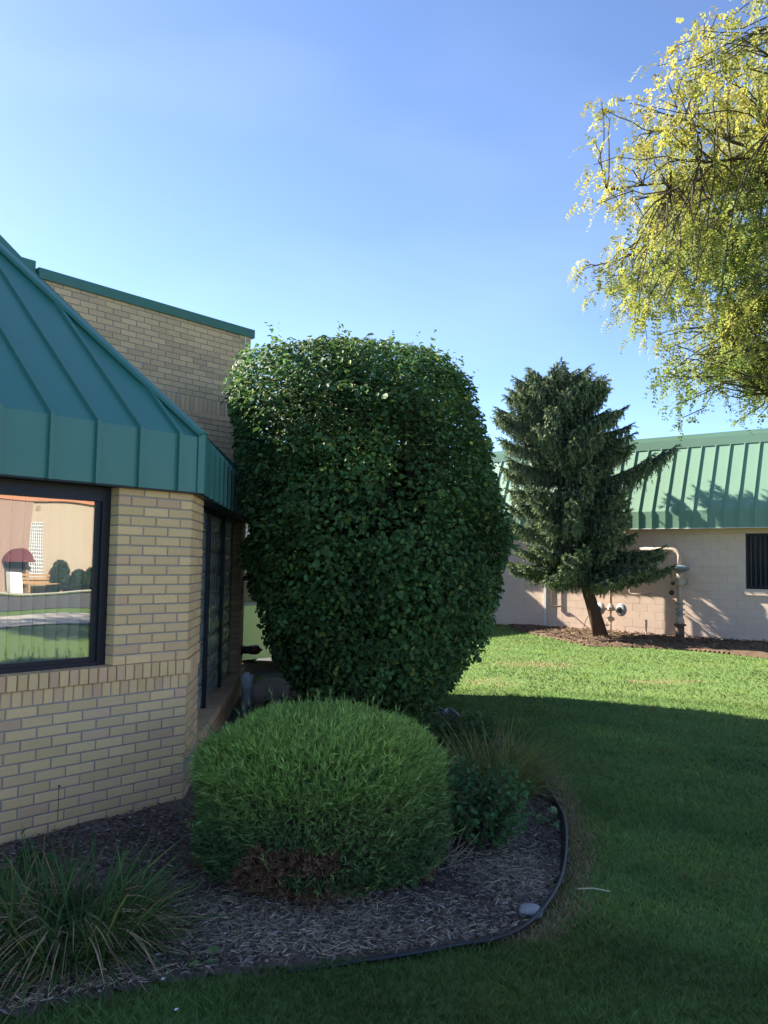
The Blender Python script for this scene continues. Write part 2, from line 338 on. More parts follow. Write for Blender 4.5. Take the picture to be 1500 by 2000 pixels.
# the remaining brickwork, joined
VV, FF, CC = [], [], []
def bbox(fr, u0, u1, o0, o1, z0, z1):
    n = len(VV)*8; VV.append([fr.p(u, o, z) for z in (z0, z1) for o in (o0, o1) for u in (u0, u1)])
    for f in ((4, 5, 7, 6), (3, 2, 6, 7), (1, 3, 7, 5), (2, 0, 4, 6), (2, 3, 1, 0)): FF.append([i+n for i in f])
    t = random.random()**2.2; b = np.array([.81, .545, .29])*(1-t)+np.array([.70, .45, .27])*t; CC.append(np.tile(b*random.uniform(.87, 1.1), (8, 1)))
def courses(fr, ua, ub, z0, z1, o=0., d=.08, skip=None):
    i = 0; z = z0
    while z < z1:
        c = ub-(MD if i % 2 else MD/2); cuts = [ub]
        while c > ua+.02: cuts.append(c); c -= MD
        cuts.append(ua)
        for b, a in zip(cuts[:-1], cuts[1:]):
            if skip and skip((a+b)/2, z): continue
            if b-a > .025: bbox(fr, a+.005, b-.005, o-d, o+random.uniform(-.0015, .0015), z+.005, z+C_-.005)
        z += C_; i += 1
RS_A, RS_B, OV, ZF0, ZF1 = .89, .90, .06, 2.228, 2.632
def roofz_par(s): return ZF1+RS_B*(-s*.7071+OV)
courses(FP, -3.1, .0, 2.55, 3.56, skip=lambda s, z: z+C_ < roofz_par(s)-.05)
for k in range(46): bbox(FP, -k*ROWL-ROWL+.005, -k*ROWL-.005, -.08, 0, 3.56, 3.74)
courses(FP, -3.1, .0, 3.745, 4.66, skip=lambda s, z: z+C_ < roofz_par(s)-.05)
courses(FA, -8, UL, -.06, 1.0); courses(FA, -8, -2.7, 1.0155, 2.2); courses(FB, .642, LK, -.06, .27); courses(FB, .004, .64, -.06, .21)
courses(FB, 4.2, LK, .37, 2.23, d=.11)
for k in range(int((LK-.66)/ROWL)): bbox(FB, .66+k*ROWL+.004, .66+(k+1)*ROWL-.004, -.125, .036+random.uniform(-.003, .003), .285, .36+random.uniform(-.002, .002))
bw = part('brickwork', mesh_np('brickwork', np.array(VV).reshape(-1, 3), FF, M['brickA'], np.array(CC).reshape(-1, 3)), None, bld); bw['kind'] = 'stuff'
part('parapet_wall', MB().fbox(FP, -3.4, -.005, -.3, -.008, 2.2, 4.66).fbox(FS_, .06, 12, -.3, -.001, -.3, 4.66), M['mortar'], bld)
part('sun_leak_filler', MB().fbox(FP, -3.6, -2.94, -.3, -.03, 4.5, 4.85), M['green_cap'], bld)  # box added at the coping end to block leaking sun
part('coping', MB().fbox(FP, -2.93, .035, -.34, .03, 4.664, 4.775), M['green_cap'], bld)
part('coping', MB().fbox(FS_, -.0, 12, -.34, .03, 4.66, 4.77), M['green_cap'], bld)
part('parapet_downspout_wire', MB().tube([FP.p(-.11, .012, 4.66), FP.p(-.112, .012, 3.6), FP.p(-.11, .012, 2.9)], .011, 6), M['white'], bld)
bk = MB(); dk = [K+11*dG, K+11*dG-12*dA, K-12*dA, K-.2*dA]
bk.poly([p+4.45*Z for p in dk]); bk.poly([K-12*dA-.3*Z, K+11*dG-12*dA-.3*Z, K+11*dG-12*dA+4.45*Z, K-12*dA+4.45*Z]); bk.poly([K+11*dG-.3*Z, K+11*dG-12*dA-.3*Z, K+11*dG-12*dA+4.45*Z, K+11*dG+4.45*Z])
part('flat_roof', bk, M['concrete'], bld)
# mansard roof, front plane (A) and chamfer plane (B)
RMAX = 3.36+OV
def hip(r):
    r2 = RS_A*r/RS_B; q = np.linalg.solve(np.array([FA.n[:2], FB.n[:2]]), np.array([OV-r, OV-r2])); X = CORNER+np.array([q[0], q[1], 0]); return X+(ZF1+RS_A*r)*Z
h0, h1 = hip(0), hip(RMAX)
uh0, uh1 = (h0-CORNER)@dA, (h1-CORNER)@dA; lh0, lh1 = (h0-CORNER)@dB, (h1-CORNER)@dB
R2MAX = RS_A*RMAX/RS_B
def rhA(u): return float(np.clip((uh0-u)/(uh0-uh1)*RMAX, 0, RMAX))
def pA(u, r, up=0.): return FA.p(u, OV-r, ZF1+RS_A*r)+up*norm(FA.n*RS_A+Z)
def rB(l):
    a = (l-lh0)/(lh1-lh0)*R2MAX if l < lh1 else R2MAX     # hip side (lh decreases or grows)
    b = LK+OV-l; return float(max(0, min(a if a > 0 else 9, b, R2MAX)))
def pB(l, r, up=0.): return FB.p(l, OV-r, ZF1+RS_B*r)+up*norm(FB.n*RS_B+Z)
us = [uh0, -.175]+[-.175-.3225*k for k in range(1, 22)]
for b, a in zip(us[:-1], us[1:]):
    P = [pA(a, 0), pA(b, 0), pA(b, rhA(b)), pA(a, rhA(a))]
    if rhA(b) < 1e-4: P = [P[0], P[1], P[3]]
    part('roof_panel', MB().prism(P, -.012*norm(FA.n*RS_A+Z)), M['green'], bld)
    part('fascia_panel', MB().fbox(FA, a, b, OV-.02, OV, ZF0, ZF1), M['green'], bld)
def prof_prism(fr, u, w, ov, z0, z1, slope, r, hgt):
    c, s_ = 1/math.hypot(1, slope), slope/math.hypot(1, slope)
    pr = [(ov-.001, z0-.004), (ov+hgt, z0-.004), (ov+hgt, z1+hgt*.4), (ov+hgt*s_-r, z1+slope*r+hgt*c), (ov-r, z1+slope*r), (ov-.001, z1)]
    return MB().prism([fr.p(u-w/2, o, z) for o, z in pr], w*fr.d)
for a in us[1:]: part('standing_seam', prof_prism(FA, a, .028, OV, ZF0, ZF1, RS_A, max(.02, rhA(a)-.04), .026), M['green_cap'], bld)
ls = np.arange(.22, LK+.02, .33)
lb = [lh0]+list(ls)+[LK+OV]
for a, b in zip(lb[:-1], lb[1:]):
    def top(l): return min((l-lh0)/max(1e-6, (lh1-lh0))*R2MAX if lh1 > lh0 else 9, LK+OV-l, R2MAX)
    P = [pB(a, 0), pB(b, 0), pB(b, max(0, top(b))), pB(a, max(0, top(a)))]
    if top(a) < 1e-4: P = P[:3]
    elif top(b) < 1e-4: P = [P[0], P[1], P[3]]
    pk = lh1 if lh1 > lh0 else None
    part('roof_panel', MB().prism(P, -.012*norm(FB.n*RS_B+Z)), M['green'], bld)
    part('fascia_panel', MB().fbox(FB, a, b, OV-.02, OV, ZF0, ZF1), M['green'], bld)
for l in ls: part('standing_seam', prof_prism(FB, l, .02, OV, ZF0, ZF1, RS_B, max(.02, top(l)-.06), .026), M['green_cap'], bld)
# hip cap with its folded corner
hv = h1-h0; hs = norm(np.cross(hv, Z)); hu = norm(np.cross(hs, hv))
if hu[2] < 0: hu = -hu
part('hip_cap', MB().prism([h0-hs*.05+hu*.012, h0-hs*.05+hu*.036, h0+hu*.046, h0+hs*.05+hu*.036, h0+hs*.05-hu*.02, h0-hs*.02-hu*.02, h0-hs*.02+hu*.012], hv), M['green'], bld)
om = norm(FA.n+FB.n); cq = CORNER+om*(OV/math.cos(math.pi/8))
part('corner_trim', MB().prism([cq-dA*.042+om*.012+(ZF0-.006)*Z, cq+om*.036+(ZF0-.006)*Z-dA*.012, cq+om*.036+(ZF0-.006)*Z+dB*.012, cq+dB*.05+om*.012+(ZF0-.006)*Z, cq-om*.05+(ZF0-.006)*Z], (ZF1-ZF0+.028)*Z), M['green_cap'], bld)
def wl_pt(r): X = pB(LK+OV-r, r); return X
fl0, fl1 = wl_pt(0.), wl_pt(2.28)
part('wall_flashing', MB().prism([fl0+FA.n*.004, fl1+FA.n*.004, fl1+FA.n*.004+.14*Z, fl0+FA.n*.004+.14*Z], FA.n*.014), M['green_cap'], bld)
ridge = MB().prism([pA(-7, RMAX), pA(uh1, RMAX), pA(uh1, RMAX)-FA.n*2.2-1.4*Z, pA(-7, RMAX)-FA.n*2.2-1.4*Z], (0, 0, -.02)); part('rear_roof', ridge, M['green'], bld)
part('gable_wall', MB().prism([pA(uh1, RMAX), pA(uh1, RMAX)-FA.n*2.2-1.4*Z, pA(uh1, RMAX)-1.4*Z], (0, 0, -.01)), M['green'], bld)
def pw(x, y): u, z = FP.px(x, y, .02); return FP.p(u, .02, z)
part('apron_flashing', MB().prism([pw(-14, 443), pw(54, 514), pw(64, 514), pw(64, 560), pw(-14, 510)], FP.n*-.35), M['green'], bld)
part('soffit', MB().fbox(FA, -8, .02, -.3, OV-.004, ZF0-.012, ZF0-.002).fbox(FB, -.02, LK, -.3, OV-.004, ZF0-.0135, ZF0-.0035), M['bronze'], bld)
# tinted window
GO = -.13
ug = FA.px(181, 1130, GO)[0]; zt = FA.px(100, 963.5, GO)[1]; zb = FA.px(100, 1289, GO)[1]
win = part('window', MB().fbox(FA, -2.68, -.606, -.17, -.10, 2.12, 2.232).fbox(FA, -2.68, -.606, -.17, -.10, 1.012, zb-.03).fbox(FA, ug+.035, -.606, -.168, -.098, 1.0, 2.2).fbox(FA, -2.68, -2.6, -.168, -.098, 1.0, 2.2), M['bronze'], bld)
part('window_bead', MB().fbox(FA, -2.6, ug+.036, -.16, -.118, zt, 2.125).fbox(FA, -2.6, ug+.036, -.16, -.118, zb-.035, zb).fbox(FA, ug, ug+.037, -.161, -.117, zb-.03, zt+.03), M['bronze'], win)
part('pane', MB().fbox(FA, -2.62, ug+.01, GO-.006, GO, zb-.02, zt+.02), M['glass'], win)
for k in range(24):
    u = ug+.03-.083*k; c = FA.p(u, -.26, 0); dv = norm(FA.d*1.0+FA.n*.85)
    part('blind_slat', MB().prism([c-dv*.036+1.02*Z, c+dv*.036+1.02*Z, c+dv*.036+2.2*Z, c-dv*.036+2.2*Z], FA.n*.002), M['slat'], win)
part('room', MB().fbox(FA, -2.9, -.4, -2.2, -2.15, .9, 2.3).fbox(FA, -.45, -.4, -2.2, -.24, .9, 2.3).fbox(FA, -2.95, -2.9, -2.2, -.24, .9, 2.3).fbox(FA, -2.9, -.4, -2.2, -.24, .9, .95), M['dark'], win)
# rust streak of an old nail below the sill
un, zn = FA.px(115, 1535); part('rusty_nail', MB().tube([FA.p(un, -.01, zn), FA.p(un, .012, zn)], .006, 6).fbox(FA, un-.002, un+.002, -.001, .0025, zn-.22, zn), M['rust'], bld)
# glass block window
gb = part('glass_block_window', MB().fbox(FB, .63, 4.215, -.2, -.117, .34, 2.225), M['paintj'], bld)
for (a, b, n) in ((.645, 1.72, 5), (1.79, 2.995, 6), (3.065, 4.2, 6)):
    w = (b-a)/n; nz_ = 9; hz = (2.222-.362)/nz_
    V = []; F = []
    g_ = 8
    xs = np.linspace(.008, w-.008, g_); zs = np.linspace(.008, hz-.008, g_)
    for j in range(g_):
        for i in range(g_):
            e = min(i, g_-1-i, j, g_-1-j); V.append((xs[i], -(0.0, .008, .011, .012)[min(e, 3)], zs[j]))
    F = [(j*g_+i, j*g_+i+1, (j+1)*g_+i+1, (j+1)*g_+i) for j in range(g_-1) for i in range(g_-1)]
    me = mesh_np('glass_block', V, F, M['gblock'], smooth=True)
    for i in range(n):
        for j in range(nz_):
            q = link('glass_block', me, gb); q.location = FB.p(a+i*w, -.114, .362+j*hz)-CORNER; q.rotation_euler = (0, 0, FB.rz)
for a in (1.72, 2.995): part('mullion', MB().fbox(FB, a, a+.07, -.15, -.076, .358, 2.226), M['bronze'], gb)
part('head_frame', MB().fbox(FB, .645, 4.2, -.15, -.08, 2.17, 2.2265), M['bronze'], gb)

# things on and beside the brick corner
uf, zf = FB.px(474, 1265, .0)
c = FB.p(4.6, .0, .60)
fc = thing('fire_hose_connection', c, 'rust brown capped pipe inlet sticking out of the brick corner', 'pipe inlet')
part('pipe', MB().lathe(c, FB.n, [(-.02, .075), (.0, .075), (.012, .07), (.02, .05), (.10, .05), (.105, .058), (.13, .058)]), M['darkgray'], fc, True)
part('cap', MB().lathe(c+FB.n*.13, FB.n, [(0, .056), (.05, .06), (.09, .05), (.11, .02), (.135, .008)]), M['brass'], fc, True)
c = FB.p(4.52, .004, 1.28)
sg = thing('wall_sign', c, 'small red sign with white centre on the brick corner', 'sign')
part('plate', MB().fbox(FB, 4.38, 4.66, .003, .012, 1.1, 1.5), M['red'], sg)
part('white_panel', MB().fbox(FB, 4.45, 4.6, .0125, .016, 1.27, 1.46), M['white'], sg)
c = gnd(481, 1400); 
pv = thing('cleanout_pipe', c, 'white plastic cleanout pipe with square plug beside brick corner', 'pipe')
part('pipe', MB().lathe(c, Z, [(-.02, .062), (.32, .062), (.32, .074), (.44, .074), (.45, .07)]), M['pvc'], pv, True)
part('plug', MB().lathe(c+.45*Z, Z, [(0, .066), (.012, .063)]).box(c[0]-.026, c[0]+.026, c[1]-.026, c[1]+.026, .455, .49), M['pvc'], pv)

# ================================================================== block building with the sage green mansard
QW = np.array([5.21, 23.14, 0])+1.483*4.9*np.array([-.866, .5, 0]); uL = float((QW-FR.o)@FR.d)
wing_o = float((QW-FR.o)@FR.n)
rb = thing('block_building', FR.p(u960, 0, 0), 'beige painted block building with sage green standing seam mansard', 'building')
RO = np.array(rb.location)
wu0 = FR.px(1456, 1100)[0]; wz1, wz0 = 2.606, 1.268; wu1 = wu0+1.4
uR = uR1-2
wall = part('wall', MB().fbox(FR, uL-.3, wu0, -.3, -.006, -.3, 2.76).fbox(FR, wu1, uR, -.3, -.006, -.3, 2.76).fbox(FR, wu0-.01, wu1+.01, -.29, -.006, -.3, wz0).fbox(FR, wu0-.01, wu1+.01, -.29, -.006, wz1, 2.75), M['paintj'], rb)
BL, BH = .4064, .2032
nb = 0
for j in range(14):
    u = u960-(0 if j % 2 else BL/2); z = j*BH-.03; h = min(BH, 2.735-z)
    while u < uR1-5.4:
        a, b = u, u+BL; zc = z+h/2
        if b > wu0 and a < wu1 and zc > wz0-.05 and zc < wz1+.05:
            if a < wu0-.05: lay(FR, wall, a+.003, wu0-a-.004, z+.003, h-.006, 0, .1, 'concrete_block', 'paint', RO, .001)
        else: lay(FR, wall, a+.003, BL-.006, z+.003, h-.006, 0, .1, 'concrete_block', 'paint', RO, .001)
        u += BL
EO, E0, E1, RISE, RUN = .45, 2.73, 3.167, 1.70, .67
us0 = FR.px(1299.5, 998.8, EO)[0]; SP = .351
k0 = int((uL-us0)/SP)+1; k1 = int((uR-us0)/SP)
slope = RISE/RUN
nr = norm(FR.n*slope+Z)
for k in range(k0, k1):
    a, b = us0+k*SP, us0+(k+1)*SP
    if FR.p(b, 0, 0)[1] > 26 and k % 2 == 99: continue
    P = [FR.p(a, EO, E1), FR.p(b, EO, E1), FR.p(b, EO-RUN, E1+RISE), FR.p(a, EO-RUN, E1+RISE)]
    part('roof_panel', MB().prism(P, -.012*nr), M['greenR'], rb)
    part('fascia_panel', MB().fbox(FR, a, b, EO-.02, EO, E0, E1), M['greenR'], rb)
    part('standing_seam', prof_prism(FR, a, .022, EO, E0+.006, E1, slope, RUN-.01, .032), M['greenR'], rb)
part('ridge_cap', MB().fbox(FR, uL, uR, -.5, EO-RUN+.035, E1+RISE-.03, E1+RISE+.2), M['greenR'], rb)
part('parapet_lip', MB().fbox(FR, uL, uR, -.6, EO-RUN-.06, E1+RISE+.2, E1+RISE+.31), M['greenR'], rb)
part('soffit', MB().fbox(FR, uL, uR, -.1, EO-.022, E0+.004, E0+.016), M['paint'], rb)
part('drip_edge', MB().fbox(FR, uL, uR, EO-.03, EO+.012, E0-.012, E0+.004), M['white'], rb)
part('flat_roof', MB().fbox(FR, uL-6, uR, -9, -.4, 4.7, 4.8).fbox(FR, uL-6, uR, -9, -8.9, -.2, 4.7).fbox(FR, uR-.05, uR, -9, -.3, -.2, 4.8), M['paint'], rb)
part('wing_wall', MB().fbox(Fr(QW, dA), -9, 2.2, -5, 0, -.2, 4.9), M['paint'], rb)
# barred window
bwn = part('window', MB().fbox(FR, wu0+.001, wu0+.05, -.12, -.04, wz0, wz1).fbox(FR, wu1-.05, wu1-.001, -.12, -.04, wz0, wz1).fbox(FR, wu0+.03, wu1-.03, -.119, -.041, wz1-.06, wz1-.001).fbox(FR, wu0+.03, wu1-.03, -.119, -.041, wz0+.001, wz0+.06), M['bronze'], rb)
part('pane', MB().fbox(FR, wu0+.03, wu1-.03, -.115, -.11, wz0+.03, wz1-.03), M['carglass'], bwn)
for k in range(11): part('bar', MB().fbox(FR, wu0+.11+k*.11, wu0+.128+k*.11, -.06, -.045, wz0+.05, wz1-.05), M['darkgray'], bwn)
part('window_sill', MB().fbox(FR, wu0-.03, wu1+.05, -.05, .05, 1.12, 1.262), M['paint'], rb)
# --- pipework on the block wall
def W(x, y, off): u, z = FR.px(x, y, off); return FR.p(u, off, z)
def pth(pts, off): return [W(x, y, off) for x, y in pts]
single('downspout', MB().fbox(FR, FR.px(1065, 1190, .03)[0]-.035, FR.px(1065, 1190, .03)[0]+.035, .004, .06, -.01, 2.72), M['white'], 'narrow white downspout running down the beige block wall', 'downspout')
b_ = W(1079, 1183, .06); 
single('conduit', MB().tube([b_+.8*Z, b_+.03*Z, b_+FR.d*.03, b_+FR.d*.26, b_+FR.d*.27+FR.n*.15-.02*Z], .017, 8), M['rust'], 'thin dark conduit bent along the block wall left of the spruce trunk', 'conduit')
base = FR.p(FR.px(1194, 1200, .28)[0], .28, 0)
gm = thing('gas_meter_set', base, 'gas regulator set with two round grey discs beside the spruce trunk', 'gas meter')
ug_, zt_ = FR.px(1193, 1178, .28); zr = FR.px(1193, 1190, .28)[1]
part('riser', MB().tube([FR.p(ug_, .28, -.02), FR.p(ug_, .28, zr)], .026, 8).tube([FR.p(ug_, .28, zr), FR.p(ug_, .28, 2.0)], .036, 8), M['pipe'], gm, True)
part('tee', MB().lathe(FR.p(ug_, .28, zr-.05), Z, [(0, .06), (.04, .1), (.1, .1), (.2, .04)], 8).tube([FR.p(ug_-.3, .28, zr), FR.p(ug_+.28, .28, zr)], .03, 8), M['pipe'], gm)
part('valve', MB().lathe(FR.p(ug_, .28, .30), Z, [(0, .04), (.03, .1), (.09, .1), (.13, .04)], 10).tube([FR.p(ug_-.1, .3, .36), FR.p(ug_+.1, .3, .36)], .02, 6), M['pipe'], gm)
part('low_valve', MB().tube([FR.p(ug_-.25, .26, .2), FR.p(ug_, .26, .2)], .018, 6).tube([FR.p(ug_-.2, .26, .14), FR.p(ug_-.2, .26, .27)], .012, 6).tube([FR.p(ug_-.12, .26, .15), FR.p(ug_-.12, .26, .26)], .012, 6), M['rust'], gm)
for du in (-.3, .3):
    cc = FR.p(ug_+du, .30, zr); ax = norm(FR.n*1.+FR.d*-.35)
    r_ = part('regulator', MB().lathe(cc-ax*.07, ax, [(0, .06), (.02, .15), (.06, .17), (.09, .17), (.11, .15), (.13, .1)]), M['gray'], gm, True)
    part('bonnet', MB().lathe(cc+ax*.06, ax, [(0, .085), (.03, .08), (.05, .05), (.11, .045), (.12, .03)], 14), M['darkgray'], r_, True)
base = FR.p(FR.px(1328, 1245, .3)[0], .3, 0)
sp = thing('gas_standpipe', base, 'tall flanged gas standpipe with blue-grey round regulator on top', 'gas pipe')
uS = FR.px(1328, 1200, .3)[0]
def zpx(y): return FR.px(1328, y, .3)[1]
V_ = lambda y: FR.p(uS, .3, zpx(y))
part('base_pipe', MB().lathe(FR.p(uS, .3, -.03), Z, [(0, .105), (zpx(1222)+.03, .105)]), M['rust'], sp, True)
part('flange', MB().lathe(V_(1222), Z, [(0, .155), (.035, .155), (.05, .12)]), M['rust'], sp)
part('reducer', MB().lathe(V_(1219), Z, [(0, .11), (.1, .105), (.2, .07), (.24, .07)]), M['pipe'], sp, True)
for y in (1201, 1192, 1181): part('flange', MB().lathe(V_(y), Z, [(0, .12), (.04, .12), (.045, .08)]), M['gray'], sp)
part('riser', MB().lathe(V_(1204), Z, [(0, .075), (zpx(1118)-zpx(1204), .07)]), M['pipe'], sp, True)
part('valve_body', MB().lathe(V_(1146), Z, [(0, .08), (.05, .12), (.16, .12), (.2, .085), (.3, .09), (.34, .08)]).tube([V_(1142)+FR.d*.1, V_(1142)+FR.d*.19+.02*Z, V_(1130)+FR.d*.19, V_(1128)+FR.d*.1], .014, 6), M['pipe'], sp, True)
part('regulator', MB().lathe(V_(1118), Z, [(0, .06), (.03, .13), (.07, .22), (.1, .24), (.13, .24), (.155, .21), (.18, .1)], 24), M['bluegray'], sp, True)
tp = V_(1106); part('elbow', MB().tube([tp, tp+.26*Z, tp+.36*Z-FR.d*.04, tp+.42*Z-FR.d*.16, tp+.43*Z-FR.d*.3, tp+.43*Z-FR.d*1.0, tp+.43*Z-FR.d*1.05-FR.n*.3], .062, 10), M['pipe'], sp, True)
part('side_line', MB().tube([V_(1136), V_(1136)-FR.d*.2, V_(1136)-FR.d*.21+.14*Z], .022, 6).tube([W(1228, 1125, .3), W(1230, 1157, .3), W(1235, 1160, .3), W(1320, 1167, .3)], .024, 8), M['pipe'], sp, True)
part('lock_valve', MB().lathe(V_(1158)-FR.d*.2, FR.n, [(0, .05), (.03, .07), (.06, .05)], 10).lathe(V_(1140)-FR.d*.22, FR.d, [(0, .03), (.04, .05), (.08, .03)], 8), M['darkgray'], sp)
part('line_valve', MB().lathe(W(1265, 1162, .3), FR.d, [(0, .03), (.03, .055), (.08, .055), (.12, .03)], 8), M['pipe'], sp)
single('vent_stub', MB().tube([W(1262, 1241, .5)*[1, 1, 0], W(1262, 1213, .5)], .022, 8).lathe(W(1262, 1213, .5), Z, [(0, .03), (.03, .03)], 8), M['pipe'], 'short beige vent stub standing between the two gas pipe sets', 'pipe')
single('black_cable', MB().tube([W(1149, 1203, .1), W(1144, 1212, .12), W(1141, 1222, .14), W(1140, 1233, .15)], .009, 6), M['black'], 'thin black cable curving down the wall left of the spruce trunk', 'cable')

# ================================================================== lime van behind the corner
FV = Fr((-2.0, 12.6, 0), dA)
van = thing('parked_van', FV.p(1, -.8, 0), 'lime green van parked behind the brick corner, glimpsed past the hedge', 'van')
side = [(-.6, .25), (2.9, .25), (3.0, .5), (2.95, .85), (2.1, 1.0), (1.35, 1.1), (-.6, 1.1)]
part('body', MB().prism([FV.p(u, -1.65, z) for u, z in side], FV.n*1.65), M['lime'], van)
cab = [(-.55, 1.1), (1.9, 1.08), (1.2, 1.72), (-.5, 1.72)]
part('window_band', MB().prism([FV.p(u, -1.58, z) for u, z in cab], FV.n*1.5), M['carglass'], van)
part('roof', MB().fbox(FV, -.58, 1.25, -1.62, -.03, 1.72, 1.86), M['white'], van)
part('door_gap', MB().fbox(FV, -.122, -.11, -.001, .003, .32, 1.08).fbox(FV, .5, .512, -.001, .003, .32, 1.08), M['black'], van)
part('belt_trim', MB().fbox(FV, -.6, 1.5, -.02, .012, 1.06, 1.10), M['gray'], van)
part('side_panel', MB().fbox(FV, .1, .2, .001, .006, .32, .46), M['gray'], van)
for u in (1.25, 2.35):
    for o in (-.12, -1.5): part('wheel', MB().lathe(FV.p(u, o, .31), FV.n, [(-.1, .2), (-.1, .31), (.13, .31), (.13, .2)], 20), M['tyre'], van, True)

# ================================================================== vegetation
def foliage(name, V, F, col, m, parent=None, k=6, smooth=False):
    me = mesh_np(name, V, F, m, np.repeat(col, k, axis=0))
    return me
def rdir(n): return norm(rng.normal(size=(n, 3)))
def jitcol(base, n, dv=.25, alt=None, pa=0.):
    c = np.array(base)[None]*(1+dv*rng.normal(size=(n, 1))).clip(.35, 1.8)
    if alt is not None:
        q = rng.random(n) < pa; c[q] = np.array(alt)*(1+dv*.6*rng.normal(size=(q.sum(), 1))).clip(.5, 1.5)
    return c.clip(.004, .9)
# ---- the big clipped shrub
HZ = np.array([.12, .3, .79, 1.28, 2.08, 2.63, 3.37, 3.83, 4.1, 4.29, 4.42, 4.47])
HL = np.array([-1.0, -1.17, -1.42, -1.55, -1.66, -1.72, -1.88, -1.88, -1.80, -1.6, -1.2, -.75])
HR = np.array([.7, .88, 1.18, 1.31, 1.43, 1.43, 1.28, 1.08, .85, .5, .15, -.4])
SC = .835; HZ = 1.74+(HZ-1.74)*SC; HZ[0] = .3; HZ[1] = .5; HL = HL*.875; HR = HR*.87
HY = np.array([1.5, 1.95, 2.35, 2.55, 2.65, 2.65, 2.6, 2.5, 2.3, 1.9, 1.3, .5]); HCY = 9.7
def hed(P):
    cx = (np.interp(P[:, 2], HZ, HL)+np.interp(P[:, 2], HZ, HR))/2; rx = (np.interp(P[:, 2], HZ, HR)-np.interp(P[:, 2], HZ, HL))/2; ry = np.interp(P[:, 2], HZ, HY)
    x, y = (P[:, 0]-cx)/rx, (P[:, 1]-HCY)/ry; a = np.arctan2(y, x); q = np.stack([a*2.2, P[:, 2]*1.9], 1)
    lump = 1+.11*(vnoise(q, 1., 3)-.5)+.09*(vnoise(q, 3.1, 9)-.5)
    return (np.abs(x)**3.3+np.abs(y)**3.3)**(1/3.3)/lump, rx
P = rng.random((1250000, 3))*[3.4, 5.6, 4.15]+[-1.85, HCY-2.8, .02]
f, rx = hed(P); P = P[f < 1]; f = f[f < 1]; rx = hed(P)[1]
f2 = hed(P+[0, 0, .12])[0]; f3 = hed(P+[0, 0, .4])[0]
dep = (1-f)*rx; dep = np.where((f2 > 1) | (P[:, 2] > 3.93), np.minimum(dep, .06), np.where(f3 > 1, np.minimum(dep, .25), dep))
hole = vnoise(np.stack([np.arctan2(P[:, 1]-HCY, P[:, 0])*3.0, P[:, 2]*1.5], 1), 1.6, 21) > .74   # thin spots
keep = rng.random(len(P)) < np.exp(-dep/.15)*np.where(hole & (dep < .22), .42, 1.0)*1.0
def clear(P): return np.where(P[:, 2] < 2.75, ((P-CORNER)@FB.n > .10) | ((P-CORNER)@dB > LK), True) & ((((P-K)@FP.n > .04)) | ((P-K)@dA > 0)) & ((P[:, 2] < 2.63) | ((P-CORNER)@FB.n > .06-(P[:, 2]-2.63)/.9+.08) | ((P-CORNER)@dB > LK))
keep &= clear(P)
P, f = P[keep], f[keep]; nL = len(P)
out = norm(np.stack([(P[:, 0]+.2)*1.2, (P[:, 1]-HCY)*.6, (P[:, 2]-2.2)*.55+.35], 1))
ln = norm(out*.65+rdir(nL)*.75+[0, 0, .6]); ld = norm(np.cross(ln, rdir(nL))+[0, 0, -.45]); ld = norm(ld-ln*(ld*ln).sum(1, keepdims=True))
sz = rng.uniform(.028, .068, nL)
V, F, k = leafs(P, ld, ln, sz, sz*rng.uniform(.55, .8, nL))
hc = jitcol((.07, .142, .044), nL, .32, (.18, .235, .05), .1)
hc *= (.62+.76*vnoise(np.stack([P[:, 0]*1.0+P[:, 1]*.5, P[:, 2]], 1), 2.6, 51))[:, None]
shr = thing('clipped_shrub', (-.15, HCY, 0), 'huge clipped round-topped broadleaf shrub at the brick corner', 'shrub')
cr = part('crown', foliage('crown', V, F, hc, M['leafH'], None, k), None, shr); cr['kind'] = 'stuff'
# 300 leaves that show on the near face, each on its own
sel = np.where((P[:, 1] < HCY-1.4) & (f > .93) & (P[:, 2] > .5))[0]; sel = rng.permutation(sel)[:300]
v1, f1, _ = leafs(np.zeros((1, 3)), np.array([[0., 1, 0]]), np.array([[0., 0, 1]]), .085, .06); lm = mesh_np('leaf', v1, f1, M['leafH1'])
off = wpos(shr)
for i in sel:
    o = link('leaf', lm, shr); X = ld[i]; n_ = ln[i]; s_ = np.cross(X, n_)
    o.matrix_basis = Matrix(((s_[0], X[0], n_[0], 0), (s_[1], X[1], n_[1], 0), (s_[2], X[2], n_[2], 0), (0, 0, 0, 1))); o.location = P[i]+out[i]*.03-off
mb = MB()
for i in range(12):
    a = i*2.4; b0 = np.array([-.15+.35*math.cos(a)*random.random(), HCY+1.2*math.sin(a)*random.random(), -.02]); e = np.array([-.2+.95*math.cos(a), HCY+1.9*math.sin(a), 2.0+1.4*random.random()])
    mb.tube([b0, b0*.6+e*.4+[0, 0, .5], e], [.045, .03, .012], 6)
part('stems', mb, M['twig'], shr)
si = np.where((f > .95) & ((P[:, 2] > 3.0) | (rng.random(nL) < .25)) & (P[:, 1] < HCY+.5))[0]; si = rng.permutation(si)[:110]; sb, sn = P[si], norm(out[si]*.6+[0, 0, .8]+rdir(len(si))*.35); sL = rng.uniform(.08, .22, len(si)); Vs, Fs, Cs, n0 = [], [], [], 0
for t in np.linspace(.15, 1, 6):
    q = sb+sn*(sL*t)[:, None]; nn = norm(rdir(len(si))*.6+[0, 0, .8]); v, f_, k = leafs(q, norm(np.cross(nn, rdir(len(si)))+sn*.4), nn, .055*(1.15-.5*t), .034*(1.15-.5*t)); Vs.append(v); Fs.append(f_+n0); n0 += len(v); Cs.append(np.repeat(jitcol((.10, .18, .05), len(si), .25, (.2, .24, .06), .2), k, 0))
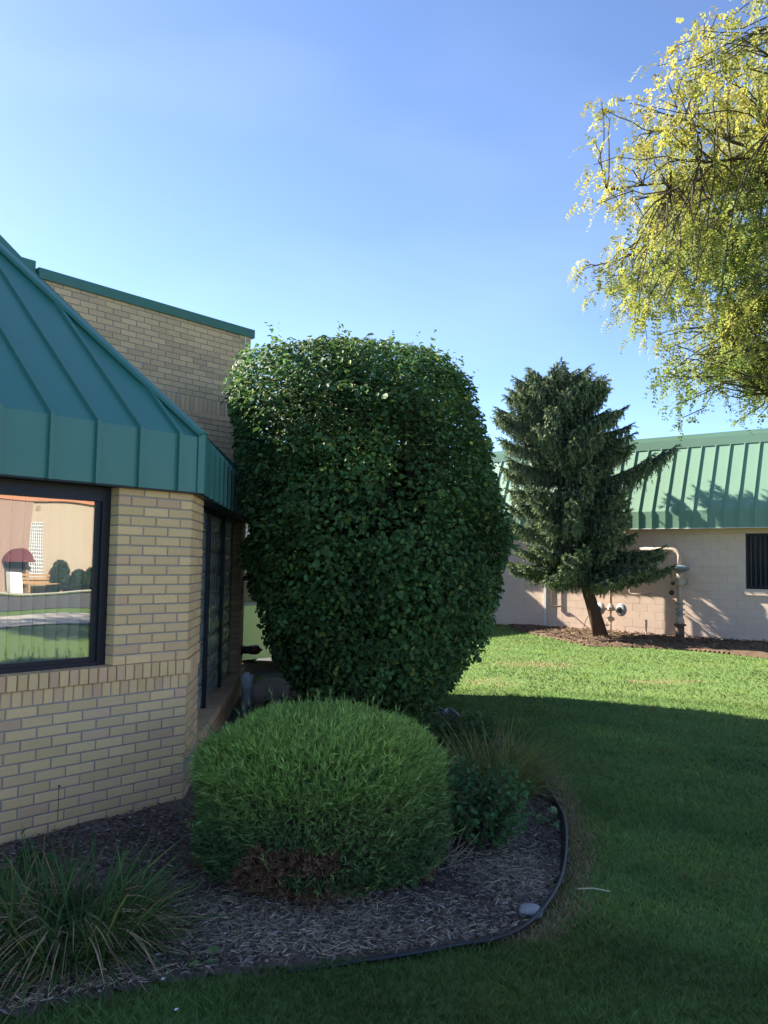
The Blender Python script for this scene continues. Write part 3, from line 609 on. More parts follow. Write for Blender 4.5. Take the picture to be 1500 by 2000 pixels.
part('stray_shoots', mesh_np('stray_shoots', np.vstack(Vs), np.vstack(Fs), M['leafH'], np.vstack(Cs)), None, shr)['kind'] = 'stuff'
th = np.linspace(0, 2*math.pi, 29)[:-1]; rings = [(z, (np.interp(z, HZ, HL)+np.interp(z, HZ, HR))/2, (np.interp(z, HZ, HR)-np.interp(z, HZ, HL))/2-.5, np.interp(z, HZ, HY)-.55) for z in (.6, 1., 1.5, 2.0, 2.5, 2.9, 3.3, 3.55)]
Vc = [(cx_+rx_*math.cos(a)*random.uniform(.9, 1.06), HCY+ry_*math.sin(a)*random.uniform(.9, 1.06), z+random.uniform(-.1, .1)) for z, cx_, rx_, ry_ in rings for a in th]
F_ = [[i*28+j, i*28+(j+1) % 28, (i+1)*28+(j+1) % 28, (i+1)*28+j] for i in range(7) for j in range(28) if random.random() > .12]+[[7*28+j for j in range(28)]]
part('dark_core', MB().add(Vc, F_), mat('shaded_twigs', (.03, .028, .02), .95, spec=.05), shr)  # solid core, its dark colour stands for shade between the leaves

# ---- juniper mound
JC = np.array([-.335, 5.03]); JR = np.array([.70, .86])
def jshape(n):
    a = rng.random(n)*2*math.pi; t = rng.random(n)
    # profile: near-vertical sides to .58, domed top to .9
    side = rng.random(n) < .55
    z = np.where(side, .06+.56*rng.random(n), 0); rr = np.where(side, .93+.07*np.sin(np.clip(z/.6, 0, 1)*math.pi*.9), 0)
    rt = np.sqrt(rng.random(n)); zt = .55+.25*(1-rt**2.6)**.75
    rr = np.where(side, rr, rt); z = np.where(side, z, zt)
    lump = 1+.13*(vnoise(np.stack([a*1.9, z*3], 1), 1.1, 4)-.5)
    p = np.stack([JC[0]+JR[0]*rr*np.cos(a)*lump, JC[1]+JR[1]*rr*np.sin(a)*lump, z+.05*(vnoise(np.stack([rr*np.cos(a), rr*np.sin(a)], 1), 4, 8)-.5)], 1)
    nr_ = norm(np.stack([np.cos(a)*np.where(side, 1, rt**2), np.sin(a)*np.where(side, 1, rt**2), np.where(side, .12, 1.15-rt*.7)], 1))
    return p, nr_, side
jun = thing('juniper_shrub', (*JC, 0), 'low clipped juniper mound with feathery sprays and browned skirt', 'shrub')
p, nr_, side = jshape(26000)
p = p-nr_*(rng.random((len(p), 1))**1.6*.11)
dr = norm(nr_*.9+rdir(len(p))*.55+[.06, 0, .42]); Ls = rng.uniform(.045, .085, len(p))*np.where(side, .9, 1.); 
low = (p[:, 2] < .30)
cg = np.where(side[:, None], jitcol((.032, .066, .022), len(p), .3), jitcol((.085, .145, .032), len(p), .22))
mixz = np.clip((p[:, 2]-.28)/.45+.25*(vnoise(p[:, :2]*1.0+p[:, 2:]*2, 5, 61)-.5), 0, 1)[:, None]; cg = jitcol((.095, .165, .058), len(p), .32)*(1-mixz)+jitcol((.30, .43, .09), len(p), .26)*mixz   # older growth below; new shoots and sky light painted paler on top
dead = low & (p[:, 1] < JC[1]-.3) & (vnoise(np.stack([np.arctan2(p[:, 1]-JC[1], p[:, 0]-JC[0])*3.2, p[:, 2]*5], 1), 1.5, 31)+.2*(p[:, 2] < .1)-.25*(p[:, 0] > JC[0]+.15) > .72)
Vs, Fs, Cs, n0 = [], [], [], 0
for j in range(6):                       # each spray: a leader and side shoots
    t = (0., .25, .45, .6, .35, .75)[j]; spread = 0. if j == 0 else .75
    bb = p+dr*Ls[:, None]*t; d2 = norm(dr+rdir(len(p))*spread); L2 = Ls*(1. if j == 0 else .55)*rng.uniform(.7, 1.2, len(p))
    v, f_, k = blades(bb, d2, L2, np.full(len(p), .0085 if j == 0 else .0065), rdir(len(p))*.006, 1)
    Vs.append(v); Fs.append(f_+n0); n0 += len(v); Cs.append(np.repeat(cg*rng.uniform(.8, 1.25, (len(p), 1)), k, 0))
VJ, FJ, CJ = np.vstack(Vs), np.vstack(Fs), np.vstack(Cs); dd = np.tile(np.repeat(dead, 3), 6)
fd = dd[FJ[:, 0]]
def sub(V, F, C, name, m):
    u, inv = np.unique(F, return_inverse=True); return mesh_np(name, V[u], inv.reshape(F.shape), m, C[u])
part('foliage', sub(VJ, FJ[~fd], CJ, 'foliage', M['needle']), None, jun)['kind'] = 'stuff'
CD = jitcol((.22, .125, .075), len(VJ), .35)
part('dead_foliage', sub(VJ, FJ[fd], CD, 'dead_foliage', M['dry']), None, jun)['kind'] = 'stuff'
# longer whips
n = 170; p, nr_, side = jshape(n); dr = norm(nr_+rdir(n)*.5+[.1, 0, .6]); Lw = rng.uniform(.1, .19, n); Vs, Fs, Cs, n0 = [], [], [], 0
for t in np.linspace(0, .95, 12):
    bb = p+dr*Lw[:, None]*t; v, f_, k = blades(bb, norm(dr+rdir(n)*.55), rng.uniform(.025, .05, n), .007, rdir(n)*.004, 1); Vs.append(v); Fs.append(f_+n0); n0 += len(v); Cs.append(np.repeat(jitcol((.2, .29, .08), n, .2), k, 0))
part('long_shoots', mesh_np('long_shoots', np.vstack(Vs), np.vstack(Fs), M['needle'], np.vstack(Cs)), None, jun)['kind'] = 'stuff'
mb = MB()                                # opaque dark core added in place of the shaded inner twigs
th = np.linspace(0, 2*math.pi, 25)[:-1]; rings = [(.02, .62), (.2, .76), (.45, .80), (.58, .74), (.70, .52), (.75, .25)]
Vc = [(JC[0]+JR[0]*r*math.cos(a)*random.uniform(.95, 1.02), JC[1]+JR[1]*r*math.sin(a)*random.uniform(.95, 1.02), z) for z, r in rings for a in th]
mb.add(Vc, [[i*24+j, i*24+(j+1) % 24, (i+1)*24+(j+1) % 24, (i+1)*24+j] for i in range(5) for j in range(24)]+[[5*24+j for j in range(24)]])
part('dark_core', mb, M['twig'], jun)
for i in range(7):
    a = -2.4+i*.25; b = np.array([JC[0]+.3*math.cos(a), JC[1]+.3*math.sin(a), 0]); part('stem', MB().tube([b, b+[.28*math.cos(a), .3*math.sin(a), .1], b+[.42*math.cos(a), .48*math.sin(a), .26]], [.016, .011, .005], 6), M['twig'], jun)

# ---- spruce
SB = gnd(1175, 1243); PXM = 1626/21.0
def spt(x, y): return np.array([SB[0]+(x-1175)/PXM, SB[1], (1243-y)/PXM])
spr = thing('spruce_tree', SB, 'leaning spruce tree with drooping branches in front of block wall', 'tree')
tk = np.array([spt(*q) for q in ((1175, 1243), (1160, 1195), (1146, 1150), (1132, 1070), (1118, 960), (1104, 860), (1091, 790), (1088, 758))]); tk[0, 2] = -.05
part('trunk', MB().tube(tk, [.19, .155, .14, .12, .09, .06, .03, .01], 12), M['bark'], spr, True)
lay_s = [(1118, 985, 1298, .0), (1104, 985, 1300, .02), (1085, 1000, 1285, .05), (1040, 990, 1235, .08), (1000, 990, 1225, .1), (965, 996, 1215, .12), (925, 985, 1200, .12), (890, 975, 1222, .15), (855, 966, 1222, .2), (825, 975, 1212, .25), (795, 990, 1185, .3), (782, 1004, 1176, .3), (770, 1016, 1166, .38), (760, 1030, 1150, .6)]
tw_b, tw_d, tw_l, tw_t = [], [], [], []; mbr = MB()
def branch(q0, dirh, Lb, rise, droopy=1., hm=1.):
    n = 9; t = np.linspace(0, 1, n)
    zz = rise*Lb*t-.30*Lb*droopy*t**1.5+.26*Lb*t**3
    pts = q0+np.outer(t*Lb, dirh)+np.outer(zz, Z); mbr.tube(pts, np.linspace(.028, .006, n)*max(.5, min(1, Lb/1.6)), 5)
    m = max(4, int(Lb/.055)); sd = np.cross(dirh, Z)
    for i in range(m):
        tt = (i+.7)/m; 
        if tt < .12: continue
        b = q0+dirh*tt*Lb+Z*np.interp(tt, t, zz)
        hang = hm*(.6 if q0[2] < 2.2 else 1.)*min(.5, .16+.32*math.sin(min(1., tt*1.1)*math.pi*.85))*random.uniform(.6, 1.15)
        for s_ in (-1, 1):
            d = norm(sd*s_*random.uniform(.3, 1.)+dirh*random.uniform(.3, .9)+Z*random.uniform(-.25, .25)); tw_b.append(b); tw_d.append(d); tw_l.append(random.uniform(.14, .34)*(1.15-.5*tt)); tw_t.append(tt)
        for _ in range(4):
            d = norm(np.array([random.uniform(-.25, .25), random.uniform(-.25, .25), -1.])); tw_b.append(b+sd*random.uniform(-.3, .3)*(1-.5*tt)); tw_d.append(d); tw_l.append(hang*random.uniform(.5, 1.1)); tw_t.append(tt*.6)
    tw_b.append(pts[-1]); tw_d.append(norm(dirh+Z*.5)); tw_l.append(.16); tw_t.append(1.)
for (y, xl, xr, rise) in lay_s:
    z0 = (1243-y)/PXM; tx = np.interp(z0, tk[:, 2], tk[:, 0]); Ll, Lr = tx-(SB[0]+(xl-1175)/PXM), SB[0]+(xr-1175)/PXM-tx
    nbr = 14
    for i in range(nbr):
        a = i*2*math.pi/nbr+random.uniform(-.2, .2)+y*.7; cx_ = math.cos(a); Lb = (Lr if cx_ > 0 else Ll)*abs(cx_)+(.42*(Ll+Lr))*(1-abs(cx_)); Lb *= random.choice((.5, .72, .88, 1., 1.05))
        if math.sin(a) > 0: Lb = min(Lb, 1.35)      # wall side
        branch(np.array([tx, SB[1], z0+random.uniform(-.22, .22)]), np.array([math.cos(a), math.sin(a), 0]), Lb, rise+random.uniform(-.08, .1))
    for a in (math.pi-.25, math.pi+.3, .3, -.28):
        branch(np.array([tx, SB[1], z0+random.uniform(-.1, .1)]), np.array([math.cos(a), math.sin(a), 0]), (Lr if abs(a) < 1 else Ll)*random.uniform(.86, 1.02), rise+random.uniform(-.05, .1))
z0 = (1243-955)/PXM
for a_, L_b in ((-.16, 2.2), (-.22, 2.45), (-.30, 1.9)): branch(np.array([np.interp(z0, tk[:, 2], tk[:, 0]), SB[1], z0]), norm(np.array([1, a_, 0])), L_b, .36, .7, 1.25)
part('branches', mbr, M['twig'], spr)
tb, td, tl, tt_ = np.array(tw_b), np.array(tw_d), np.array(tw_l), np.array(tw_t); Vs, Fs, Cs, n0 = [], [], [], 0
for j in range(24):
    fr_ = (j+.5)/24; N = len(tb); bb = tb+td*(tl*fr_)[:, None]+np.outer(-.25*tl*fr_**2*(1-abs(td[:, 2])), Z)
    d2 = norm(td*.75+rdir(N)*.65); 
    v, f_, k = blades(bb, d2, rng.uniform(.05, .085, N), rng.uniform(.018, .03, N), rdir(N)*.004, 1)
    young_lit = np.clip((fr_-.3)*1.5, 0, 1)*np.clip(tt_*1.3-.1, 0, 1)  # pale new-growth tips, weighted up to look sunlit
    c = jitcol((.07, .105, .066), N, .3)*(1-young_lit[:, None])+jitcol((.27, .33, .14), N, .22)*young_lit[:, None]
    Vs.append(v); Fs.append(f_+n0); n0 += len(v); Cs.append(np.repeat(c, k, 0))
part('crown', mesh_np('crown', np.vstack(Vs), np.vstack(Fs), M['needle'], np.vstack(Cs)), None, spr)['kind'] = 'stuff'

# ---- honey locust leaning in from the right
LB_ = np.array([8.3, 9.3, 0.])
loc = thing('locust_tree', LB_, 'yellowing honey locust tree reaching in from the right', 'tree')
trunk = np.array([LB_+[0, 0, -.1], LB_+[.0, 0, 1.2], LB_+[-.12, .05, 2.6], LB_+[-.2, .05, 3.6]])
part('trunk', MB().tube(trunk, [.24, .2, .18, .16], 12), M['bark'], loc, True)
CC_ = np.array([7.5, 9.3, 6.42]); CR = np.array([4.85, 4.3, 3.0])
def in_crown(P):
    q = (P-CC_)/CR; r = np.linalg.norm(q, axis=1); a = np.arctan2(q[:, 1], q[:, 0]); e = np.arctan2(q[:, 2], np.hypot(q[:, 0], q[:, 1]))
    return r < .76+.42*vnoise(np.stack([a*1.6+3, e*2.4], 1), 1.5, 13)
limbs = []; mbl = MB()
def limb(p0, p1, r0, r1, sag=.0, n=7, wig=.12):
    t = np.linspace(0, 1, n)[:, None]; pts = p0*(1-t)+p1*t; L = np.linalg.norm(p1-p0); w_ = np.cumsum(rng.normal(size=(n, 3))*wig*L/n, 0); w_ -= w_[-1]*t; pts = pts+w_*np.sin(t*math.pi)**.5+np.array([0, 0, sag*L])*(np.sin(t*math.pi)); pts[0] = p0; pts[-1] = p1
    mbl.tube(pts, np.linspace(r0, r1, n), 6 if r0 > .02 else 4, False); return pts
nodes = []
for i in range(11):
    a = 2*math.pi*i/11+.3; e = [.05, .75, .3, 1.15, .55][i % 5]; tgt = CC_+CR*.62*np.array([math.cos(a)*math.cos(e), math.sin(a)*math.cos(e), math.sin(e)*1.0-.12])
    pts = limb(trunk[-1], tgt, .10, .035, .1, 10); nodes += list(pts[3:])
nodes = np.array(nodes)
T1 = CC_+(rng.random((900, 3))*2-1)*CR; T1 = T1[in_crown(T1)]
vis = T1[:, 0] < 6.8; T1 = np.vstack([T1[vis][:150], T1[~vis][:40]]); sec = []
for q in T1:
    i = rng.choice(np.argsort(np.linalg.norm(nodes-q+np.array([0, 0, .3]), axis=1))[:7]); pts = limb(nodes[i], q, .026, .010, .06, 7); sec += list(pts[2:])
sec = np.array(sec)
T2 = CC_+(rng.random((30000, 3))*2-1)*CR*1.08; T2 = T2[in_crown(T2)]; qn = np.linalg.norm((T2-CC_)/CR, axis=1); T2 = T2[rng.random(len(T2)) < np.clip(qn*1.2-.1, .1, 1)]
vis = T2[:, 0] < 6.3; T2 = np.vstack([T2[vis][:1750], T2[~vis][:350]])
# low trailing sprays
for (x, y, d) in ((1335, 815, 8.6), (1320, 790, 8.4), (1360, 770, 8.6), (1400, 760, 9), (1290, 735, 8.8), (1450, 745, 9), (1480, 815, 9.4), (1440, 822, 9.4), (1160, 322, 9), (1165, 400, 9), (1180, 390, 9.2), (1240, 640, 9), (1350, 60, 9), (1400, 30, 9), (1375, 45, 9)):
    r = ray(x, y); T2 = np.vstack([T2, np.array([0, 0, EYE])+r*d])
pg = [(1230, 430), (1500, 430), (1500, 735), (1400, 750), (1345, 800), (1280, 700), (1228, 600)]; xy = rng.random((900, 2))*[280, 390]+[1225, 425]; xy = xy[inside(xy, pg)][:130]
T2 = np.vstack([T2]+[np.array([0, 0, EYE])+ray(x, y)*rng.uniform(8.3, 10.3) for x, y in xy])
lf_b, lf_d = [], []
for q in T2:
    i = rng.choice(np.argsort(np.linalg.norm(sec-q, axis=1))[:3]); d0 = np.linalg.norm(sec[i]-q)
    if d0 > 2.2: continue
    pts = limb(sec[i], q, .011, .0045, .05, 6, .25)
    for t in (2, 3, 4, 5, 5):
        for _ in range((1 if t == 2 else 2) if t < 5 else 3): lf_b.append(pts[t]+rng.normal(size=3)*.07); lf_d.append(norm(rng.normal(size=3)*1.0+norm(pts[-1]-pts[0])*.25+[0, 0, -.75]))
part('branches', mbl, M['twig'], loc)
lb_, ldv = np.array(lf_b), np.array(lf_d); N = len(lb_); Lf = rng.uniform(.10, .17, N); sidev = norm(np.cross(ldv, norm(rdir(N)+[0, 0, 1.2]))); nf = norm(np.cross(sidev, ldv))
yel = np.clip(vnoise(lb_[:, [0, 2]], .9, 17)*1.0+vnoise(lb_[:, [1, 2]], 1.7, 23)*.5-.36+.16*(lb_[:, 2]-5.4)-.12*(lb_[:, 0]-4), 0, 1)[:, None]*rng.uniform(.4, 1., (N, 1))
cf = jitcol((.17, .245, .055), N, .2)*(1-yel)+jitcol((.5, .42, .09), N, .18)*yel
Vs, Fs, Cs, n0 = [], [], [], 0
for j in range(7):
    t = (j+1)/7.2; c0 = lb_+ldv*(Lf*t)[:, None]+np.outer(-.5*Lf*t*t, Z)+rng.normal(size=(N, 3))*.006
    for s_ in (-1, 1):
        d2 = norm(sidev*s_+ldv*.45+nf*rng.uniform(-.2, .4, (N, 1))-Z*.25+rng.normal(size=(N, 3))*.3); Lq = Lf*.25*(1.1-.5*abs(t-.5)); w2 = norm(np.cross(d2, nf))*(Lq*.32)[:, None]
        v = np.stack([c0, c0+d2*(Lq*.5)[:, None]+w2, c0+d2*Lq[:, None], c0+d2*(Lq*.5)[:, None]-w2], 1).reshape(-1, 3); i = np.arange(N)[:, None]*4
        Vs.append(v); Fs.append(i+np.array([[0, 1, 2, 3]])+n0); n0 += len(v); Cs.append(np.repeat(cf, 4, 0))
part('crown', mesh_np('crown', np.vstack(Vs), np.vstack(Fs), M['leaf'], np.vstack(Cs)), None, loc)['kind'] = 'stuff'

# ---- lawn
def lawn_pts(d0, d1, n, amax=1.0):
    a = rng.uniform(-.62, .62 if d0 > 6 else .95, n); r = np.sqrt(rng.uniform(d0*d0, d1*d1, n)); return np.stack([r*np.sin(a), r*np.cos(a)], 1)
def free(Q): return ~inside(Q, BED) & ~inside(Q, STRIP) & ((Q-FR.o[:2])@FR.n[:2] > .02) & ~inside(Q, BLDG) & ~((Q[:, 0] < .2) & (Q[:, 1] > 12.6))
BLDG = [tuple(q[:2]) for q in (CORNER-9*dA, CORNER, K, K+11*dG, K+11*dG-12*dA)]
patch = [(gnd(1050, 1298), .9, .55), (gnd(960, 1332), .55, .45), (gnd(1280, 1332), .6, .3), (gnd(1330, 1330), .5, .25)]
edgeP = np.array(BED[4:17])
Vs, Fs, Cs, n0 = [], [], [], 0
for (d0, d1, n, hh, ww) in ((2.2, 4.2, 85000, .055, .0042), (4.2, 7, 100000, .05, .0058), (7, 12, 80000, .046, .009), (12, 26, 140000, .045, .0135)):
    Q = lawn_pts(d0, d1, n); Q = Q[free(Q)]; N = len(Q)
    clump = vnoise(Q, 5, 2)*.6+vnoise(Q, 17, 7)*.4; big = vnoise(Q, .8, 5)
    h = hh*(.45+.8*clump)*rng.uniform(.6, 1.25, N); lean = norm(rng.normal(size=(N, 3))*[1, 1, .15]); dr = norm(lean*rng.uniform(.15, .75, (N, 1))+Z)
    b = np.column_stack([Q, np.full(N, -.012)])
    v, f_, k = blades(b, dr, h, ww*rng.uniform(.7, 1.3, N), lean*(h*rng.uniform(.1, .6, N))[:, None]-np.outer(h*.12, Z), 2)
    c = jitcol((.145, .235, .062), N, .2, (.22, .19, .09), .035)*(.68+.62*big)[:, None]
    stripe = .5+.5*np.sin((Q@np.array([.55, .83]))*2*math.pi/1.05+1.2*vnoise(Q, .5, 9)); c *= (.86+.28*stripe)[:, None]; c[:, 0] *= (.9+.25*vnoise(Q, 1.6, 41))
    wd = (vnoise(Q, 2.1, 71) > .72) & (rng.random(N) < .5); c[wd] *= [1.35, 1.12, .9]; wd = (vnoise(Q, 3.3, 77) > .78) & (rng.random(N) < .6); c[wd] *= [.7, .82, .8]
    br = np.zeros(N)
    for (q, rx_, ry_) in patch: br = np.maximum(br, np.clip(1.35-np.hypot((Q[:, 0]-q[0])/rx_, (Q[:, 1]-q[1])/ry_)-.5*vnoise(Q, 6, 3), 0, 1))
    de = np.min(np.hypot(Q[:, None, 0]-edgeP[None, :, 0], Q[:, None, 1]-edgeP[None, :, 1]), 1) if len(Q) else br
    seg = []
    for i in range(len(edgeP)-1):
        a_, b_2 = edgeP[i], edgeP[i+1]; t = np.clip(((Q-a_)@(b_2-a_))/((b_2-a_)@(b_2-a_)), 0, 1); seg.append(np.hypot(*(Q-a_-t[:, None]*(b_2-a_)).T))
    de = np.min(seg, 0); br = np.maximum(br, np.clip(1.15-de/.2, 0, 1)*(Q[:, 1] > 3.95))
    m_ = rng.random(N) < br*1.5; c[m_] = jitcol((.36, .26, .14), m_.sum(), .25)
    Vs.append(v); Fs.append(f_+n0); n0 += len(v); Cs.append(np.repeat(c, k, 0))
g_o = tag(link('lawn_grass', mesh_np('lawn_grass', np.vstack(Vs), np.vstack(Fs), M['grass'], np.vstack(Cs))), 'mown green lawn curving around the mulch bed', 'grass', kind='stuff')

# ---- grassy clumps and weeds in the bed
def clump(c, n, rad, L, w, col, alt, pa, label, spread=.9, up=1.0, dropy=.5, tan=.25):
    a = rng.random(n)*2*math.pi; r = rad*np.sqrt(rng.random(n)); b = np.stack([c[0]+r*np.cos(a), c[1]+r*np.sin(a), np.zeros(n)], 1)
    a2 = a+rng.normal(size=n)*.7; o = np.stack([np.cos(a2), np.sin(a2), np.zeros(n)], 1); q = rng.uniform(.1, 1, n)[:, None]; dr = norm(o*q*spread+Z*up)
    Ls = L*rng.uniform(.5, 1.1, n); bend = o*(Ls*rng.uniform(.1, .5, n))[:, None]-np.outer(Ls*dropy*rng.uniform(.2, 1, n), Z)*q
    v, f_, k = blades(b, dr, Ls, w*rng.uniform(.6, 1.3, n), bend, 5, np.cross(dr, rdir(n)*.5+o))
    v[:, 2] = np.maximum(v[:, 2], .012)
    cc = jitcol(col, n, .25, alt, pa); th = thing('grass_clump', (c[0], c[1], 0), label, 'plant')
    part('blades', mesh_np('blades', v, f_, M['grass'], np.repeat(cc, k, 0)), None, th)['kind'] = 'stuff'
    nd = int(n*tan); a = rng.random(nd)*2*math.pi; o = np.stack([np.cos(a), np.sin(a), np.zeros(nd)], 1); b = np.array([c[0], c[1], .03])+o*(rad*rng.uniform(.5, 1.2, nd))[:, None]; b[:, 2] = rng.uniform(.05, .22, nd)
    v, f_, k = blades(b, norm(o*1.0+Z*rng.uniform(-.4, .3, (nd, 1))), L*rng.uniform(.3, .7, nd), w*.8, -np.outer(rng.uniform(.05, .22, nd), Z), 4); v[:, 2] = np.maximum(v[:, 2], .012)
    part('dead_blades', mesh_np('dead_blades', v, f_, M['dry'], np.repeat(jitcol((.30, .22, .13), nd, .25), k, 0)), None, th)['kind'] = 'stuff'
c1 = gnd(140, 1860)
clump(c1, 900, .27, .46, .0085, (0.093, 0.17, 0.048), (0.351, 0.299, 0.091), 0.1, 'arching green grass clump at the foot of the brick wall', dropy=1.0, spread=1.3)
clump(gnd(10, 1840), 350, .2, .45, .008, (0.085, 0.153, 0.048), (0.351, 0.286, 0.104), 0.16, 'sparser grass clump at the left edge of the bed', dropy=1.0, spread=1.3)
clump(gnd(965, 1560), 950, .26, .62, .007, (.17, .22, .06), (.36, .30, .10), .15, 'yellowing grass clump by the black edging', dropy=.7)
def leafy(c, n, rad, hgt, ls, col, label, name='weed', alt=None, pa=0., cat='plant', wide=.6):
    th = thing(name, (c[0], c[1], 0), label, cat); m = max(5, n//25); mb = MB(); st = []
    for i in range(m):
        a = random.random()*6.28; r = rad*math.sqrt(random.random()); b = np.array([c[0]+.3*r*math.cos(a), c[1]+.3*r*math.sin(a), -.01]); e = np.array([c[0]+r*math.cos(a), c[1]+r*math.sin(a), hgt*math.sqrt(max(.05, 1-(r/rad)**2*.75))*random.uniform(.7, 1.05)]); mdl = b*.5+e*.5+[0, 0, .05]
        mb.tube([b, mdl, e], [.005, .004, .002], 4, False); st.append((b, mdl, e))
    part('stems', mb, M['twig'], th)
    k_ = rng.integers(0, m, n); t = rng.uniform(.25, 1.02, n)[:, None]; s3 = np.array(st); P = s3[k_, 0]*(1-t)**2+2*t*(1-t)*s3[k_, 1]+t*t*s3[k_, 2]+rng.normal(size=(n, 3))*ls*.6; P[:, 2] = np.maximum(P[:, 2], .02)
    nn = norm(rdir(n)*.7+[0, -.2, .9]); dd = norm(np.cross(nn, rdir(n))+[0, 0, -.15]); sz = ls*rng.uniform(.6, 1.25, n)
    v, f_, k = leafs(P, dd, nn, sz, sz*wide); part('leaves', mesh_np('leaves', v, f_, M['leaf'], np.repeat(jitcol(col, n, .25, alt, pa), k, 0)), None, th)['kind'] = 'stuff'
leafy(gnd(920, 1655), 2600, .38, .56, .042, (0.092, 0.196, 0.069), 'dense leafy rose-like bush right of the juniper', 'leafy_bush', (.09, .13, .04), .1)
leafy(gnd(905, 1490), 1600, .42, .5, .05, (0.081, 0.161, 0.05), 'dark tangled bush behind the yellowing grass clump', 'leafy_bush', (.09, .11, .03), .15)
leafy(gnd(640, 1425), 520, .5, .42, .06, (0.092, 0.207, 0.065), 'broadleaf weeds under the front of the tall shrub', 'weed', wide=.5)
leafy(gnd(535, 1420), 300, .3, .34, .06, (0.069, 0.15, 0.05), 'dark weeds beside the white cleanout pipe', 'weed')
leafy(gnd(430, 1510), 260, .26, .22, .05, (0.05, 0.115, 0.042), 'low dark ground cover against the low brick wall', 'weed')
leafy(gnd(790, 1735), 60, .09, .16, .055, (0.138, 0.275, 0.081), 'small bright weed at the right foot of the juniper', 'weed')
leafy(gnd(375, 1895), 7, .06, .06, .075, (0.23, 0.344, 0.138), 'tiny two-leaved seedling at the front edge of the bed', 'weed')
leafy(gnd(1080, 1608, .03), 16, .09, .12, .06, (0.207, 0.321, 0.138), 'wilted green sprig hanging over the black edging', 'weed')
leafy(gnd(50, 1720), 30, .1, .22, .075, (0.081, 0.184, 0.058), 'broad leaved weed against the brick wall at left', 'weed')
# dead twigs
tg = thing('dead_twigs', gnd(860, 1680), 'bundle of bare grey twigs beside the juniper', 'twigs')
for i in range(26):
    b = gnd(845+random.uniform(-15, 30), 1690+random.uniform(-25, 25)); b[2] = .02; d = norm(np.array([random.uniform(-.2, 1), random.uniform(-.6, .7), random.uniform(.05, .9)])); L = random.uniform(.12, .32)
    part('twig', MB().tube([b, b+d*L*.5+rng.normal(size=3)*.02, b+d*L+rng.normal(size=3)*.03], [.0035, .003, .0015], 4, False), M['deadtwig'], tg)

# ---- mulch, straw, edging and litter
bedQ = rng.random((130000, 2))*[4.2, 8.2]+[-2.7, 2.9]; bedQ = bedQ[inside(bedQ, BED) & ((bedQ-CORNER[:2])@FA.n[:2] > .02)]
bedQ = bedQ[rng.random(len(bedQ)) < np.clip(6./bedQ[:, 1], .2, 1.)]; N = len(bedQ)
b = np.column_stack([bedQ, .012+rng.random(N)*.022]); dr = norm(rng.normal(size=(N, 3))*[1, 1, .18]); L = rng.uniform(.015, .05, N)
v, f_, k = blades(b, dr, L, rng.uniform(.004, .012, N), rng.normal(size=(N, 3))*.003, 2)
c = jitcol((.17, .125, .1), N, .45, (.34, .3, .27), .1)
tag(link('mulch_chips', mesh_np('mulch_chips', v, f_, M['dry'], np.repeat(c, k, 0))), 'dark wood mulch chips covering the planting bed', 'mulch', kind='stuff')
Q = rng.random((110000, 2))*[3.6, 4.2]+[-2.2, 2.9]; Q = Q[inside(Q, BED)]
front = np.clip(1-np.hypot((Q[:, 0]+.35)/1.15, (Q[:, 1]-4.05)/.55), 0, 1)+.9*np.clip(1-np.hypot((Q[:, 0]-.75)/.35, (Q[:, 1]-4.9)/.7), 0, 1)+.9*np.clip(1-np.hypot((Q[:, 0]+1.3)/.6, (Q[:, 1]-3.5)/.3), 0, 1)
Q = Q[rng.random(len(Q)) < front*2.0*(.3+vnoise(Q, 6, 3))]; N = len(Q); b = np.column_stack([Q, .02+rng.random(N)*.02]); dr = norm(rng.normal(size=(N, 3))*[1, 1, .22])
v, f_, k = blades(b, dr, rng.uniform(.02, .065, N), rng.uniform(.0018, .0038, N), rng.normal(size=(N, 3))*.006, 2)
tag(link('dry_straw', mesh_np('dry_straw', v, f_, M['dry'], np.repeat(jitcol((.42, .335, .225), N, .32), k, 0))), 'dry tan grass clippings lying on the mulch in front of the juniper', 'straw', kind='stuff')
Q = rng.random((9000, 2))*[10, 6]+[2.5, 18]; Q = Q[inside(Q, STRIP)]; N = len(Q)
v, f_, k = blades(np.column_stack([Q, .03+rng.random(N)*.03]), norm(rng.normal(size=(N, 3))*[1, 1, .25]), rng.uniform(.04, .12, N), rng.uniform(.01, .03, N), rng.normal(size=(N, 3))*.01, 2)
tag(link('soil_litter', mesh_np('soil_litter', v, f_, M['dry'], np.repeat(jitcol((.17, .115, .075), N, .35), k, 0))), 'brown litter on the bare soil along the block wall', 'litter', kind='stuff')
def spline(P, n):
    P = np.array(P, float); t = np.linspace(0, len(P)-1, n); i = np.clip(t.astype(int), 0, len(P)-2); u = (t-i)[:, None]; g_ = lambda j: P[np.clip(j, 0, len(P)-1)]
    a, b, c, d = g_(i-1), g_(i), g_(i+1), g_(i+2); return .5*(2*b+(c-a)*u+(2*a-5*b+4*c-d)*u**2+(-a+3*b-3*c+d)*u**3)
